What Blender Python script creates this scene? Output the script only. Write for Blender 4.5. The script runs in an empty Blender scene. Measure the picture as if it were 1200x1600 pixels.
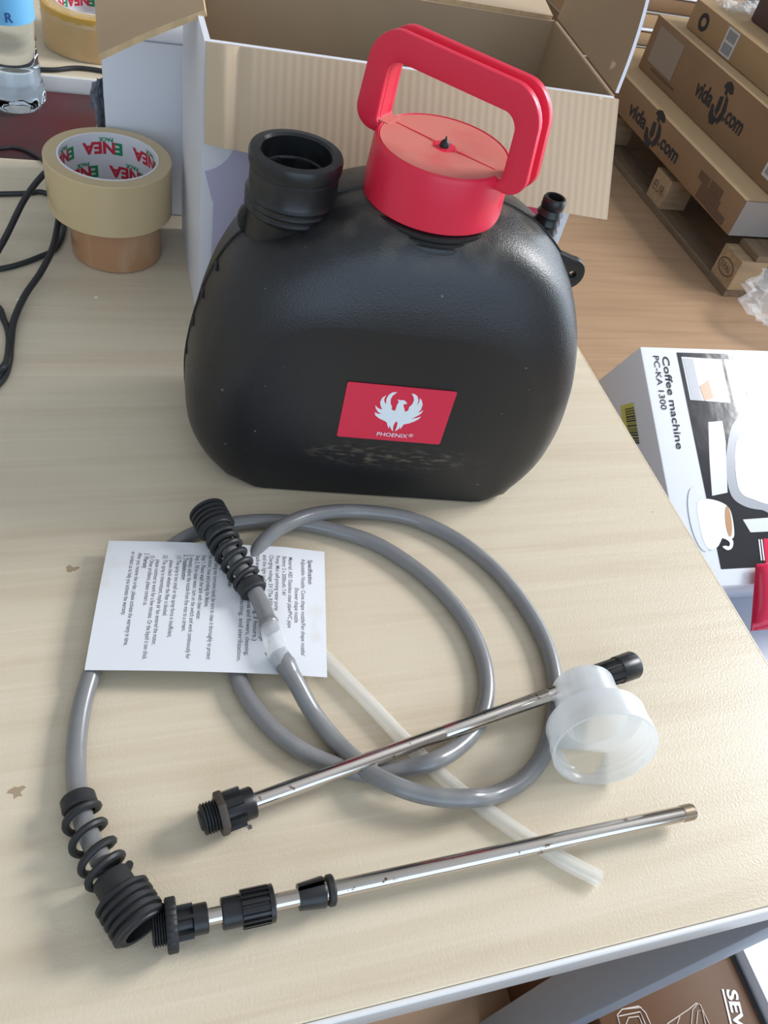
import bpy, bmesh, math, random
from mathutils import Vector, Matrix
from mathutils.geometry import tessellate_polygon

random.seed(7)
S = bpy.context.scene
C = S.collection
PI = math.pi
TOP = 0.75                       # height of the desk top above the floor

# ------------------------------------------------------------------ camera
CAMH = 0.46                      # lens above the desk top
FPX = 1255.47                    # focal length for a 1200 x 1600 frame
ROWS = ((0.9527559, -0.0587647, 0.2979980),
        (-0.2363783, -0.7595630, 0.6059615),
        (0.1907390, -0.6477737, -0.7375688))   # camera axes (right, down, forward) in world axes
CAM = Vector((0, 0, TOP + CAMH))
cam_data = bpy.data.cameras.new('camera')
cam_data.sensor_fit = 'VERTICAL'
cam_data.sensor_height = 36.0
cam_data.lens = FPX / 1600 * 36.0
cam_data.clip_start = 0.02
cam = bpy.data.objects.new('camera', cam_data)
C.objects.link(cam)
m = Matrix.Identity(4)
for r in range(3):
    m[r][0] = ROWS[r][0]; m[r][1] = -ROWS[r][1]; m[r][2] = -ROWS[r][2]
m.translation = CAM
cam.matrix_world = m
S.camera = cam

# ------------------------------------------------------------------ light and exposure
S.view_settings.view_transform = 'Standard'
S.view_settings.look = 'None'
S.view_settings.gamma = 1.0
S.view_settings.use_curve_mapping = False
S.view_settings.exposure = -0.4
W = bpy.data.worlds.new('sky'); S.world = W
W.use_nodes = True
W.node_tree.nodes['Background'].inputs[0].default_value = (0.62, 0.78, 1.0, 1)
W.node_tree.nodes['Background'].inputs[1].default_value = 1.0
S.cycles.max_bounces = 10
S.cycles.transparent_max_bounces = 24
S.cycles.sample_clamp_indirect = 6.0
S.cycles.use_denoising = True


def area(name, loc, target, sx, sy, power, col):
    d = bpy.data.lights.new(name, 'AREA')
    d.shape = 'RECTANGLE'; d.size = sx; d.size_y = sy; d.energy = power; d.color = col
    o = bpy.data.objects.new(name, d); C.objects.link(o)
    o.location = loc
    o.rotation_euler = (Vector(target) - Vector(loc)).to_track_quat('-Z', 'Y').to_euler()
    return o


# daylight through the high and the low windows on the right and the windows behind the photographer
area('window_high_daylight', (3.62, .95, 3.05), (.2, .25, .9), 1.2, 1.2, 235, (0.97, 0.98, 1.0))
area('window_right_daylight', (3.62, 1.4, 1.15), (0, 1.4, 1.15), 4.6, 1.9, 125, (0.78, 0.89, 1.0))
area('window_front_daylight', (0.3, -3.35, 2.3), (0.3, 0, 2.1), 4.4, 3.3, 105, (0.62, 0.80, 1.0))


# ------------------------------------------------------------------ helpers
def ray(x, y):
    c = (x - 600, y - 800, FPX)
    return Vector([sum(ROWS[r][k] * c[k] for k in range(3)) for r in range(3)])


def at(x, y, h=0.0):             # the point at height h above the desk top
    d = ray(x, y)
    return CAM + d * ((h - CAMH) / d.z)


def on_plane(x, y, p, n):
    d = ray(x, y)
    return CAM + d * ((Vector(p) - CAM).dot(n) / d.dot(n))


def tag(o, label=None, cat=None, group=None, kind=None):
    if label: o['label'] = label
    if cat: o['category'] = cat
    if group: o['group'] = group
    if kind: o['kind'] = kind
    return o


def thing(name, label, cat, loc=(0, 0, 0), rz=0.0, group=None, mat=None):
    o = bpy.data.objects.new(name, None); C.objects.link(o)
    o.empty_display_size = 0.05
    if mat is not None:
        o.matrix_world = mat
    else:
        o.location = loc; o.rotation_euler = (0, 0, rz)
    return tag(o, label, cat, group)


def add(name, bm, mats, parent=None, smooth=True, angle=40, loc=None, rot=None, recalc=True):
    me = bpy.data.meshes.new(name)
    if recalc:
        bmesh.ops.recalc_face_normals(bm, faces=bm.faces[:])
    bm.to_mesh(me); bm.free()
    if not isinstance(mats, (list, tuple)): mats = [mats]
    for mt in mats: me.materials.append(mt)
    if smooth:
        me.polygons.foreach_set('use_smooth', [True] * len(me.polygons))
        try: me.set_sharp_from_angle(angle=math.radians(angle))
        except Exception: pass
    o = bpy.data.objects.new(name, me); C.objects.link(o)
    if parent is not None: o.parent = parent
    if loc is not None: o.location = loc
    if rot is not None: o.rotation_euler = rot
    return o


def bm_box(bm, x0, x1, y0, y1, z0, z1, mi=0):
    v = [bm.verts.new((x, y, z)) for z in (z0, z1) for y in (y0, y1) for x in (x0, x1)]
    fs = []
    for q in ((0, 2, 3, 1), (4, 5, 7, 6), (0, 1, 5, 4), (2, 6, 7, 3), (0, 4, 6, 2), (1, 3, 7, 5)):
        f = bm.faces.new([v[i] for i in q]); f.material_index = mi; fs.append(f)
    return fs


def box(name, dims, mats, parent=None, bev=0.0, seg=2, **k):
    bm = bmesh.new()
    bm_box(bm, *dims)
    if bev:
        bmesh.ops.bevel(bm, geom=bm.edges[:], offset=bev, segments=seg, affect='EDGES', profile=0.5)
    return add(name, bm, mats, parent, smooth=bool(bev), **k)


def bm_lathe(bm, prof, M=None, n=48, mi=0, close=False, rfun=None):
    """profile of (radius, height) spun about local z"""
    M = M or Matrix.Identity(4)
    rings = []
    for (r, z) in prof:
        if r < 1e-6:
            rings.append([bm.verts.new(M @ Vector((0, 0, z)))]); continue
        ring = []
        for i in range(n):
            a = 2 * PI * i / n
            rr = r if rfun is None else r * rfun(a, z)
            ring.append(bm.verts.new(M @ Vector((rr * math.cos(a), rr * math.sin(a), z))))
        rings.append(ring)
    pairs = list(zip(rings, rings[1:]))
    if close: pairs.append((rings[-1], rings[0]))
    for A, B in pairs:
        if len(A) == 1 and len(B) == 1: continue
        for i in range(n):
            j = (i + 1) % n
            if len(A) == 1: f = bm.faces.new((A[0], B[i], B[j]))
            elif len(B) == 1: f = bm.faces.new((A[i], A[j], B[0]))
            else: f = bm.faces.new((A[i], A[j], B[j], B[i]))
            f.material_index = mi
    return rings


def lathe(name, prof, mats, parent=None, M=None, n=48, angle=35, rfun=None, close=False, **k):
    bm = bmesh.new(); bm_lathe(bm, prof, M, n, rfun=rfun, close=close)
    return add(name, bm, mats, parent, angle=angle, **k)


def frame(o, zdir, xhint=(0, 0, 1)):
    z = Vector(zdir).normalized(); x = Vector(xhint)
    x = (x - z * x.dot(z))
    if x.length < 1e-5: x = Vector((1, 0, 0)) - z * z.x
    x.normalize(); y = z.cross(x)
    M = Matrix((x, y, z)).transposed().to_4x4(); M.translation = Vector(o)
    return M


def flatframe(o, xd, yd):
    x = Vector(xd).normalized(); y = Vector(yd); y = (y - x * y.dot(x)).normalized(); z = x.cross(y)
    M = Matrix((x, y, z)).transposed().to_4x4(); M.translation = Vector(o)
    return M


def catmull(pts, step=8, closed=False):
    P = [Vector(p) for p in pts]; out = []
    n = len(P)
    rng = range(n if closed else n - 1)
    for i in rng:
        if closed:
            p0, p1, p2, p3 = P[(i - 1) % n], P[i], P[(i + 1) % n], P[(i + 2) % n]
        else:
            p1, p2 = P[i], P[i + 1]
            p0 = P[i - 1] if i else p1 * 2 - p2
            p3 = P[i + 2] if i + 2 < n else p2 * 2 - p1
        for k in range(step):
            t = k / step
            out.append(0.5 * ((2 * p1) + (p2 - p0) * t + (2 * p0 - 5 * p1 + 4 * p2 - p3) * t * t
                              + (3 * p1 - p0 - 3 * p2 + p3) * t ** 3))
    if not closed: out.append(P[-1])
    return out


def bm_tube(bm, path, rad, n=14, mi=0, caps=True):
    m_ = len(path); rings = []
    T0 = (path[1] - path[0]).normalized()
    N = T0.orthogonal().normalized()
    for i, p in enumerate(path):
        if i == 0: T = path[1] - p
        elif i == m_ - 1: T = p - path[i - 1]
        else: T = path[i + 1] - path[i - 1]
        T.normalize()
        N = (N - T * N.dot(T)).normalized(); B = T.cross(N)
        r = rad(i / (m_ - 1)) if callable(rad) else rad
        rings.append([bm.verts.new(p + (N * math.cos(2 * PI * k / n) + B * math.sin(2 * PI * k / n)) * r) for k in range(n)])
    for A, B_ in zip(rings, rings[1:]):
        for i in range(n):
            j = (i + 1) % n
            f = bm.faces.new((A[i], A[j], B_[j], B_[i])); f.material_index = mi
    if caps:
        bm.faces.new(rings[0][::-1]).material_index = mi; bm.faces.new(rings[-1]).material_index = mi


def tube(name, pts, rad, mats, parent=None, n=14, step=8, closed=False, smoothpath=True, **k):
    path = catmull(pts, step) if smoothpath else [Vector(p) for p in pts]
    bm = bmesh.new(); bm_tube(bm, path, rad, n)
    return add(name, bm, mats, parent, angle=50, **k)


def bm_poly(bm, pts, M, z0, z1, mi=0):
    """flat outline (2D points) extruded between z0 and z1"""
    P = [Vector((p[0], p[1], 0)) for p in pts]
    tris = tessellate_polygon([P])
    lo = [bm.verts.new(M @ Vector((p.x, p.y, z0))) for p in P]
    hi = [bm.verts.new(M @ Vector((p.x, p.y, z1))) for p in P]
    for t in tris:
        for vs in (lo, hi):
            try: bm.faces.new([vs[i] for i in t]).material_index = mi
            except ValueError: pass
    for i in range(len(P)):
        j = (i + 1) % len(P)
        bm.faces.new((lo[i], lo[j], hi[j], hi[i])).material_index = mi


def poly(name, pts, M, mats, parent=None, z0=0.0, z1=0.0004, **k):
    bm = bmesh.new(); bm_poly(bm, pts, M, z0, z1)
    return add(name, bm, mats, parent, smooth=False, **k)


def bm_ring(bm, outer, inner, M, z0, z1, bev=0.0):
    """plate with a hole; outer and inner outlines have the same number of points"""
    n = len(outer); L = []
    for z, pts in ((z0, outer), (z1, outer), (z1, inner), (z0, inner)):
        L.append([bm.verts.new(M @ Vector((p[0], p[1], z))) for p in pts])
    for a in range(4):
        A, B = L[a], L[(a + 1) % 4]
        for i in range(n):
            j = (i + 1) % n
            bm.faces.new((A[i], A[j], B[j], B[i]))
    if bev:
        loops = set()
        for ring in L:
            for i in range(n):
                e = bm.edges.get((ring[i], ring[(i + 1) % n]))
                if e: loops.add(e)
        bmesh.ops.bevel(bm, geom=list(loops), offset=bev, segments=2, affect='EDGES', profile=0.5)


def rrect(x0, x1, y0, y1, r, k=6):
    rs = r if isinstance(r, (list, tuple)) else (r, r, r, r)   # corners: bl, br, tr, tl
    out = []
    for (cx, cy, a0, q) in ((x0 + rs[0], y0 + rs[0], PI, rs[0]), (x1 - rs[1], y0 + rs[1], 1.5 * PI, rs[1]),
                            (x1 - rs[2], y1 - rs[2], 0, rs[2]), (x0 + rs[3], y1 - rs[3], .5 * PI, rs[3])):
        for i in range(k + 1):
            a = a0 + .5 * PI * i / k
            out.append((cx + q * math.cos(a), cy + q * math.sin(a)))
    return out


def text_bm(body, length=None, size=0.01, bold=0.0, align='LEFT'):
    cu = bpy.data.curves.new('lettering', 'FONT')
    cu.body = body; cu.size = 1.0; cu.offset = bold; cu.align_x = align; cu.resolution_u = 3
    o = bpy.data.objects.new('lettering', cu)
    me = bpy.data.meshes.new_from_object(o)
    bm = bmesh.new(); bm.from_mesh(me)
    bpy.data.objects.remove(o); bpy.data.meshes.remove(me); bpy.data.curves.remove(cu)
    xs = [v.co.x for v in bm.verts]
    sx = sy = size
    if length: sx = length / (max(xs) - min(xs))
    x0 = min(xs) if align == 'LEFT' else 0
    for v in bm.verts: v.co = Vector(((v.co.x - x0) * sx, v.co.y * sy, 0))
    return bm


def text(name, body, M, mat, parent=None, length=None, size=0.01, bold=0.0, align='LEFT', shear=0.0, lift=0.0):
    bm = text_bm(body, length, size, bold, align)
    for v in bm.verts: v.co = M @ Vector((v.co.x + shear * v.co.y, v.co.y, lift))
    return add(name, bm, mat, parent, smooth=False, recalc=False)


def join_bms(bms):
    out = bmesh.new()
    me = bpy.data.meshes.new('tmp')
    for b in bms:
        b.to_mesh(me); b.free(); out.from_mesh(me)
    bpy.data.meshes.remove(me)
    return out


# ------------------------------------------------------------------ materials
def mat(name, col, rough=0.5, metal=0.0, noise=None, bump=None, spec=0.5, trans=0.0, ior=1.45, alpha=1.0, coat=0.0, sss=0.0, rvar=None):
    """noise = (second colour, scale, (sx,sy,sz), lo, hi); bump = (scale, strength, distance)"""
    M = bpy.data.materials.new(name); M.use_nodes = True
    nt = M.node_tree; N = nt.nodes; L = nt.links
    b = N['Principled BSDF']
    b.inputs['Base Color'].default_value = (*col, 1)
    b.inputs['Roughness'].default_value = rough
    b.inputs['Metallic'].default_value = metal
    b.inputs['Specular IOR Level'].default_value = spec
    b.inputs['Transmission Weight'].default_value = trans
    b.inputs['IOR'].default_value = ior
    b.inputs['Alpha'].default_value = alpha
    b.inputs['Coat Weight'].default_value = coat
    tc = N.new('ShaderNodeTexCoord')
    last = None
    for nz in (noise if isinstance(noise, list) else [noise] if noise else []):
        mp = N.new('ShaderNodeMapping'); mp.inputs['Scale'].default_value = nz[2]
        L.new(tc.outputs['Object'], mp.inputs['Vector'])
        t = N.new('ShaderNodeTexNoise'); t.inputs['Scale'].default_value = nz[1]; t.inputs['Detail'].default_value = 5
        L.new(mp.outputs[0], t.inputs['Vector'])
        rp = N.new('ShaderNodeMapRange'); rp.inputs[1].default_value = nz[3]; rp.inputs[2].default_value = nz[4]
        L.new(t.outputs[0], rp.inputs[0])
        mx = N.new('ShaderNodeMix'); mx.data_type = 'RGBA'
        L.new(rp.outputs[0], mx.inputs[0])
        if last is None: mx.inputs[6].default_value = (*col, 1)
        else: L.new(last, mx.inputs[6])
        mx.inputs[7].default_value = (*nz[0], 1)
        last = mx.outputs[2]
    if last is not None: L.new(last, b.inputs['Base Color'])
    if bump:
        t = N.new('ShaderNodeTexNoise'); t.inputs['Scale'].default_value = bump[0]; t.inputs['Detail'].default_value = 2
        L.new(tc.outputs['Object'], t.inputs['Vector'])
        bp = N.new('ShaderNodeBump'); bp.inputs['Strength'].default_value = bump[1]; bp.inputs['Distance'].default_value = bump[2]
        L.new(t.outputs[0], bp.inputs['Height']); L.new(bp.outputs[0], b.inputs['Normal'])
    return M


def frosted(name, col, clear=0.45, rough=0.3, gloss=.5, through=.4):
    """thin milky plastic: part of the light passes, the rest is scattered"""
    M = bpy.data.materials.new(name); M.use_nodes = True
    nt = M.node_tree; N = nt.nodes; L = nt.links
    N.remove(N['Principled BSDF'])
    out = N['Material Output']
    tr = N.new('ShaderNodeBsdfTransparent'); tl = N.new('ShaderNodeBsdfTranslucent'); df = N.new('ShaderNodeBsdfDiffuse')
    gl = N.new('ShaderNodeBsdfGlossy'); gl.inputs['Roughness'].default_value = rough
    for n_ in (tl, df): n_.inputs[0].default_value = (*col, 1)
    tr.inputs[0].default_value = (0.99, 0.99, 0.99, 1)
    m1 = N.new('ShaderNodeMixShader'); m1.inputs[0].default_value = through
    L.new(df.outputs[0], m1.inputs[1]); L.new(tl.outputs[0], m1.inputs[2])
    m2 = N.new('ShaderNodeMixShader'); m2.inputs[0].default_value = clear
    L.new(m1.outputs[0], m2.inputs[1]); L.new(tr.outputs[0], m2.inputs[2])
    lw = N.new('ShaderNodeLayerWeight'); lw.inputs[0].default_value = .18
    mm = N.new('ShaderNodeMath'); mm.operation = 'MULTIPLY'; mm.inputs[1].default_value = gloss; L.new(lw.outputs['Facing'], mm.inputs[0])
    ad = N.new('ShaderNodeMath'); ad.operation = 'ADD'; ad.inputs[1].default_value = .03; L.new(mm.outputs[0], ad.inputs[0])
    m3 = N.new('ShaderNodeMixShader'); L.new(ad.outputs[0], m3.inputs[0])
    L.new(m2.outputs[0], m3.inputs[1]); L.new(gl.outputs[0], m3.inputs[2])
    L.new(m3.outputs[0], out.inputs[0])
    return M


M_maple = mat('maple_laminate', (0.63, 0.54, 0.40), 0.34,
              noise=[((0.55, 0.45, 0.32), 3.0, (1.2, 22, 1), .45, .8), ((0.67, 0.58, 0.44), 9.0, (.8, 30, 1), .5, .85)],
              bump=(620, .32, .0006))
M_stain = mat('dirt_mark', (0.36, 0.27, 0.17), 0.7)
M_edge = mat('pale_edge_band', (0.66, 0.66, 0.65), 0.35)
M_leg = mat('grey_painted_steel', (0.30, 0.34, 0.40), 0.45)
M_floor = mat('oak_laminate', (0.37, 0.235, 0.14), 0.42,
              noise=[((0.29, 0.18, 0.105), 2.2, (.9, 13, 1), .45, .75), ((0.41, 0.275, 0.17), 5, (.5, 20, 1), .5, .8)])
M_wall = mat('painted_wall', (0.62, 0.61, 0.58), 0.8)
M_ceil = mat('painted_ceiling', (0.70, 0.72, 0.74), 0.85)
M_frame = mat('window_frame_white', (0.75, 0.75, 0.75), 0.5)
M_black = mat('black_moulded_plastic', (0.012, 0.014, 0.016), 0.34, bump=(700, .35, .0006),
              noise=[((0.035, 0.034, 0.032), 14, (1, 1, 2), .6, .8)])
M_blacks = mat('black_smooth_plastic', (0.012, 0.013, 0.014), 0.32, noise=((0.03, 0.03, 0.03), 60, (1, 1, 1), .5, .8))
M_blackr = mat('black_rubber', (0.016, 0.017, 0.018), 0.5)
M_red = mat('red_plastic', (0.70, 0.022, 0.058), 0.34)
M_redtop = mat('faded_red_plastic', (0.60, 0.19, 0.15), 0.5, noise=((0.58, 0.09, 0.09), 22, (1, 1, 1), .5, .75))
M_label = mat('red_label', (0.72, 0.026, 0.068), 0.38)
M_print_w = mat('white_print', (0.80, 0.86, 0.9), 0.45)
M_hose = mat('grey_hose', (0.19, 0.19, 0.19), 0.25, spec=.75, noise=((0.24, 0.235, 0.225), 40, (1, 1, 1), .5, .8))
M_steel = mat('polished_steel', (0.60, 0.55, 0.50), 0.11, 1.0, noise=((0.16, 0.09, 0.05), 150, (1, 1, 1), .66, .70))
M_rust = mat('rusty_steel', (0.42, 0.33, 0.24), 0.3, .9)
M_nut = mat('dirty_dark_plastic', (0.055, 0.042, 0.032), 0.5)
M_frost = frosted('milky_plastic', (0.93, 0.95, 0.96), .50, .15, .35, .5)
M_tubec = frosted('milky_tube', (0.93, 0.92, 0.87), .62, .2, .35, .5)
M_film = frosted('clear_film', (0.9, 0.93, 0.95), .78, .25, .25, .5)
M_paper = mat('white_paper', (0.68, 0.69, 0.71), 0.7, noise=((0.60, 0.56, 0.49), 22, (1, 1, 1), .64, .82))
M_ink = mat('grey_ink', (0.10, 0.10, 0.11), 0.8)
M_card = mat('brown_cardboard', (0.46, 0.315, 0.19), 0.8, noise=((0.40, 0.265, 0.155), 9, (1, 1, 3), .4, .7))
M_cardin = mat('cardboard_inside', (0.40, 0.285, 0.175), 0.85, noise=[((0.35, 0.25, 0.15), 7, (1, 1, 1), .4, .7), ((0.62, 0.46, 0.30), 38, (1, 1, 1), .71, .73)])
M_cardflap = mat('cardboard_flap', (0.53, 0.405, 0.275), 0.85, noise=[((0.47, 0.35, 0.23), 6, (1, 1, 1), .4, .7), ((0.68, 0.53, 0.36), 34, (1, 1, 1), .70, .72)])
M_cardtorn = mat('torn_cardboard', (0.60, 0.42, 0.23), 0.9, noise=((0.5, 0.36, 0.2), 120, (1, 1, .1), .4, .6))
M_white = mat('white_card', (0.72, 0.73, 0.78), 0.42)
M_lilac = mat('lilac_print', (0.46, 0.44, 0.58), 0.42)
M_pinkred = mat('pink_red_print', (0.62, 0.05, 0.13), 0.4)
M_tapeclr = mat('clear_packing_tape', (0.56, 0.43, 0.24), 0.22, spec=.6)
M_tapebrn = mat('brown_packing_tape', (0.42, 0.22, 0.11), 0.28, noise=((0.55, 0.36, 0.22), 24, (1, 1, .4), .5, .75))
M_tapeyel = mat('yellow_packing_tape', (0.62, 0.37, 0.08), 0.28, noise=((0.56, 0.29, 0.04), 9, (1, 1, 1), .45, .7))
M_core = mat('white_tape_core', (0.75, 0.74, 0.76), 0.6)
M_green = mat('green_print', (0.02, 0.26, 0.10), 0.6)
M_redpr = mat('red_print', (0.60, 0.03, 0.06), 0.6)
M_cable = mat('black_cable', (0.018, 0.020, 0.022), 0.42)
M_maroon = mat('dark_red_leatherette', (0.048, 0.024, 0.022), 0.4, noise=((0.085, 0.010, 0.014), 6, (1, 1, 1), .45, .65))
M_maroone = mat('red_edge', (0.13, 0.010, 0.014), 0.4)
M_water = mat('water_in_bottle', (0.86, 0.93, 0.97), 0.03, trans=1.0, ior=1.33)
M_pet = frosted('thin_clear_bottle', (0.85, 0.92, 0.97), .72, .05)
M_bluelab = mat('blue_label', (0.16, 0.45, 0.72), 0.35)
M_navy = mat('navy_print', (0.02, 0.07, 0.25), 0.5)
M_greybag = mat('grey_plastic_bag', (0.27, 0.30, 0.36), 0.25)
M_pallet = mat('pine_pallet', (0.40, 0.28, 0.165), 0.75, noise=((0.30, 0.20, 0.11), 8, (1, 6, 6), .4, .7))
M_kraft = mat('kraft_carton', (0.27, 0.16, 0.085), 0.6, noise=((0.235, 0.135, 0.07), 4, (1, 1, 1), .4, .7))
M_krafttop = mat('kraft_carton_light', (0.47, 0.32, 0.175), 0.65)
M_kraftink = mat('black_carton_ink', (0.03, 0.028, 0.03), 0.7)
M_kraftink2 = mat('brown_carton_ink', (0.13, 0.075, 0.045), 0.7)
M_stick = mat('sticker_paper', (0.60, 0.58, 0.55), 0.6)
M_stickg = mat('sticker_grey_print', (0.27, 0.27, 0.28), 0.6)
M_mauve = mat('dark_mauve_card', (0.10, 0.05, 0.045), 0.6)
M_gloss = mat('glossy_white_card', (0.78, 0.79, 0.82), 0.22)
M_gblack = mat('glossy_black_print', (0.028, 0.028, 0.032), 0.12, bump=(38, .05, .004))
M_ggrey = mat('glossy_grey_print', (0.32, 0.33, 0.36), 0.22)
M_glgrey = mat('glossy_pale_print', (0.62, 0.64, 0.70), 0.22)
M_gbrown = mat('coffee_print', (0.42, 0.23, 0.11), 0.25)
M_yellow = mat('yellow_sticker', (0.62, 0.60, 0.12), 0.5)
M_brownbox = mat('glossy_brown_print', (0.115, 0.052, 0.022), 0.5, spec=.25)
M_linepr = mat('pale_line_print', (0.55, 0.45, 0.38), 0.4)
M_greycard = mat('pale_grey_card', (0.50, 0.53, 0.60), 0.4)
M_redfoil = mat('red_foil_pack', (0.62, 0.02, 0.07), 0.18)

# ------------------------------------------------------------------ the room
X0, X1, Y0, Y1, ZC = -3.0, 3.7, -3.4, 6.4, 4.2
fl = bpy.data.objects.new('floor', None)
fb = bmesh.new(); bm_box(fb, X0, X1, Y0, Y1, -.05, -.012)
fl = tag(add('floor', fb, M_floor, smooth=False), kind='structure')
plank_mesh = {}
PW, PL = 0.192, 1.285
ny = int((Y1 - Y0) / PW) + 1
for j in range(ny):
    y = Y0 + j * PW
    off = (j * 0.43) % 1.0 * PL
    x = X0 - off
    while x < X1:
        a, b = max(x, X0), min(x + PL, X1)
        yb = min(y + PW, Y1)
        if b - a > .05 and yb - y > .02:
            key = (round(b - a, 3), round(yb - y, 3))
            if key not in plank_mesh:
                pb = bmesh.new(); bm_box(pb, .00015, b - a - .00015, .00015, yb - y - .00015, -.012, 0)
                me = bpy.data.meshes.new('plank'); bm_me = pb
                bmesh.ops.recalc_face_normals(pb, faces=pb.faces[:]); pb.to_mesh(me); pb.free()
                me.materials.append(M_floor); plank_mesh[key] = me
            p = bpy.data.objects.new('plank', plank_mesh[key]); C.objects.link(p)
            p.parent = fl; p.location = (a, y, 0)
        x += PL


def wall(name, boxes):
    bm = bmesh.new()
    for b in boxes: bm_box(bm, *b)
    return tag(add(name, bm, M_wall, smooth=False), kind='structure')


wall('wall_back', [(X0 - .1, X1 + .1, Y1, Y1 + .1, -.05, ZC + .1)])
wall('wall_left', [(X0 - .1, X0, Y0, Y1, -.05, ZC + .1)])
wall('wall_right', [(X1, X1 + .1, Y0, Y1, -.05, .15), (X1, X1 + .1, Y0, Y1, 2.15, 2.25), (X1, X1 + .1, Y0, Y1, 3.85, ZC + .1),
                    (X1, X1 + .1, Y0, -1.0, .15, 2.15), (X1, X1 + .1, 3.8, Y1, .15, 2.15),
                    (X1, X1 + .1, Y0, .15, 2.25, 3.85), (X1, X1 + .1, 1.75, Y1, 2.25, 3.85)])
wall('wall_front', [(X0 - .1, X1 + .1, Y0 - .1, Y0, -.05, .6), (X0 - .1, X1 + .1, Y0 - .1, Y0, 4.0, ZC + .1),
                    (X0 - .1, -1.95, Y0 - .1, Y0, .6, 4.0), (2.55, X1 + .1, Y0 - .1, Y0, .6, 4.0)])
cb = bmesh.new()
bm_box(cb, X0 - .1, X1 + .1, Y0 - .1, Y1 + .1, ZC, ZC + .1)
tag(add('ceiling', cb, M_ceil, smooth=False), kind='structure')


def window(name, boxes):
    bm = bmesh.new()
    for b in boxes: bm_box(bm, *b)
    tag(add(name, bm, M_frame, smooth=False), kind='structure')


window('window_1', [(X1 + .02, X1 + .07, -1.0 + i * .948, -.94 + i * .948, .15, 2.15) for i in range(6)] +
       [(X1 + .02, X1 + .07, -1.0, 3.8, .15, .21), (X1 + .02, X1 + .07, -1.0, 3.8, 2.09, 2.15)])
window('window_2', [(-1.95 + i * 1.11, -1.89 + i * 1.11, Y0 - .07, Y0 - .02, .6, 4.0) for i in range(5)] +
       [(-1.95, 2.55, Y0 - .07, Y0 - .02, .6, .66), (-1.95, 2.55, Y0 - .07, Y0 - .02, 3.94, 4.0)])
window('window_3', [(X1 + .02, X1 + .07, .15 + i * .77, .21 + i * .77, 2.25, 3.85) for i in range(3)] +
       [(X1 + .02, X1 + .07, .15, 1.75, 2.25, 2.31), (X1 + .02, X1 + .07, .15, 1.75, 3.79, 3.85)])

# ------------------------------------------------------------------ desks
DX1, DY0, DY1 = 0.4450, 0.0542, 0.893
desk = thing('desk', 'pale maple laminate desk carrying the black sprayer tank and hose', 'desk', (0, 0, 0))
box('desktop', (-1.05, DX1 - .0015, DY0 + .0035, DY1, TOP - .032, TOP), M_maple, desk, .0008, 1)
bm = bmesh.new()
bm_box(bm, -1.05, DX1, DY0, DY0 + .0034, TOP - .033, TOP - .0004)
bmesh.ops.bevel(bm, geom=bm.edges[:], offset=.0014, segments=3, affect='EDGES', profile=.5)
tag(add('edge_band', bm, M_edge, desk), 'pale grey front edge band')
bm = bmesh.new()
bm_box(bm, DX1 - .0014, DX1, DY0 + .0035, DY1, TOP - .032, TOP - .0006)
tag(add('edge_band', bm, M_maple, desk, smooth=False), 'thin side edge band')
for (lx, ly) in ((DX1 - .045, DY0 + .001), (DX1 - .045, DY1 - .06), (-1.03, DY0 + .002), (-1.03, DY1 - .06)):
    tag(box('leg', (lx, lx + .045, ly, ly + .047, 0, TOP - .034), M_leg, desk, .002), 'grey square metal leg')

for (sx, sy, sr_, seed, mm) in ((26, 1237, .0045, 1, 'M_stain'), (112, 889, .0040, 2, 'M_stain'), (390, 1292, .0018, 3, 'M_ink'), (1020, 800, .0008, 4, 'M_stain'), (150, 465, .0016, 5, 'M_print_w'), (28, 468, .0016, 6, 'M_print_w')):
    rr = random.Random(seed)
    c_ = at(sx, sy, 0)
    pts_ = []
    for i in range(14):
        a = 2 * PI * i / 14; q_ = sr_ * rr.uniform(.35, 1.0)
        pts_.append((q_ * math.cos(a) * 1.3, q_ * math.sin(a)))
    poly('stain', pts_, Matrix.Translation(c_ + Vector((0, 0, .00002))), globals()[mm], desk, 0, .00012)

desk2 = thing('desk', 'second pale desk with white front edge behind the dark red pad', 'desk', (0, 0, 0))
box('desktop', (-1.05, .44, 1.070, 1.75, TOP - .012, TOP + .016), M_maple, desk2, .001, 1)
box('edge_band', (-1.05, .44, 1.066, 1.0698, TOP - .014, TOP + .0155), M_edge, desk2, .001, 2)
for (lx, ly) in ((.39, 1.08), (.39, 1.69), (-1.03, 1.08), (-1.03, 1.69)):
    box('leg', (lx, lx + .045, ly, ly + .047, 0, TOP - .014), M_leg, desk2, .002)

pad = thing('side_cabinet', 'dark red low cabinet top between the two pale desks, under the water bottle', 'cabinet', (0, 0, 0))
box('cabinet_top', (-.75, .30, DY1 + .002, 1.064, TOP - .02, TOP - .001), M_maroon, pad, .0015)
tag(box('edge_band', (-.75, .30, DY1 + .0005, DY1 + .0022, TOP - .02, TOP - .002), M_maroone, pad), 'brighter red edge strip')
box('cabinet_body', (-.72, .28, DY1 + .01, 1.058, 0, TOP - .0205), M_maroon, pad)

# ------------------------------------------------------------------ sprayer tank
UA = math.atan2(-0.15745, 0.98753)
tank = thing('sprayer_tank', 'black moulded backpack sprayer tank with red handle cap and red bird label', 'sprayer',
             (0.0789, 0.4106, TOP), UA)
CX, CZ, HD = 0.1005, 0.100, 0.066


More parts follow.
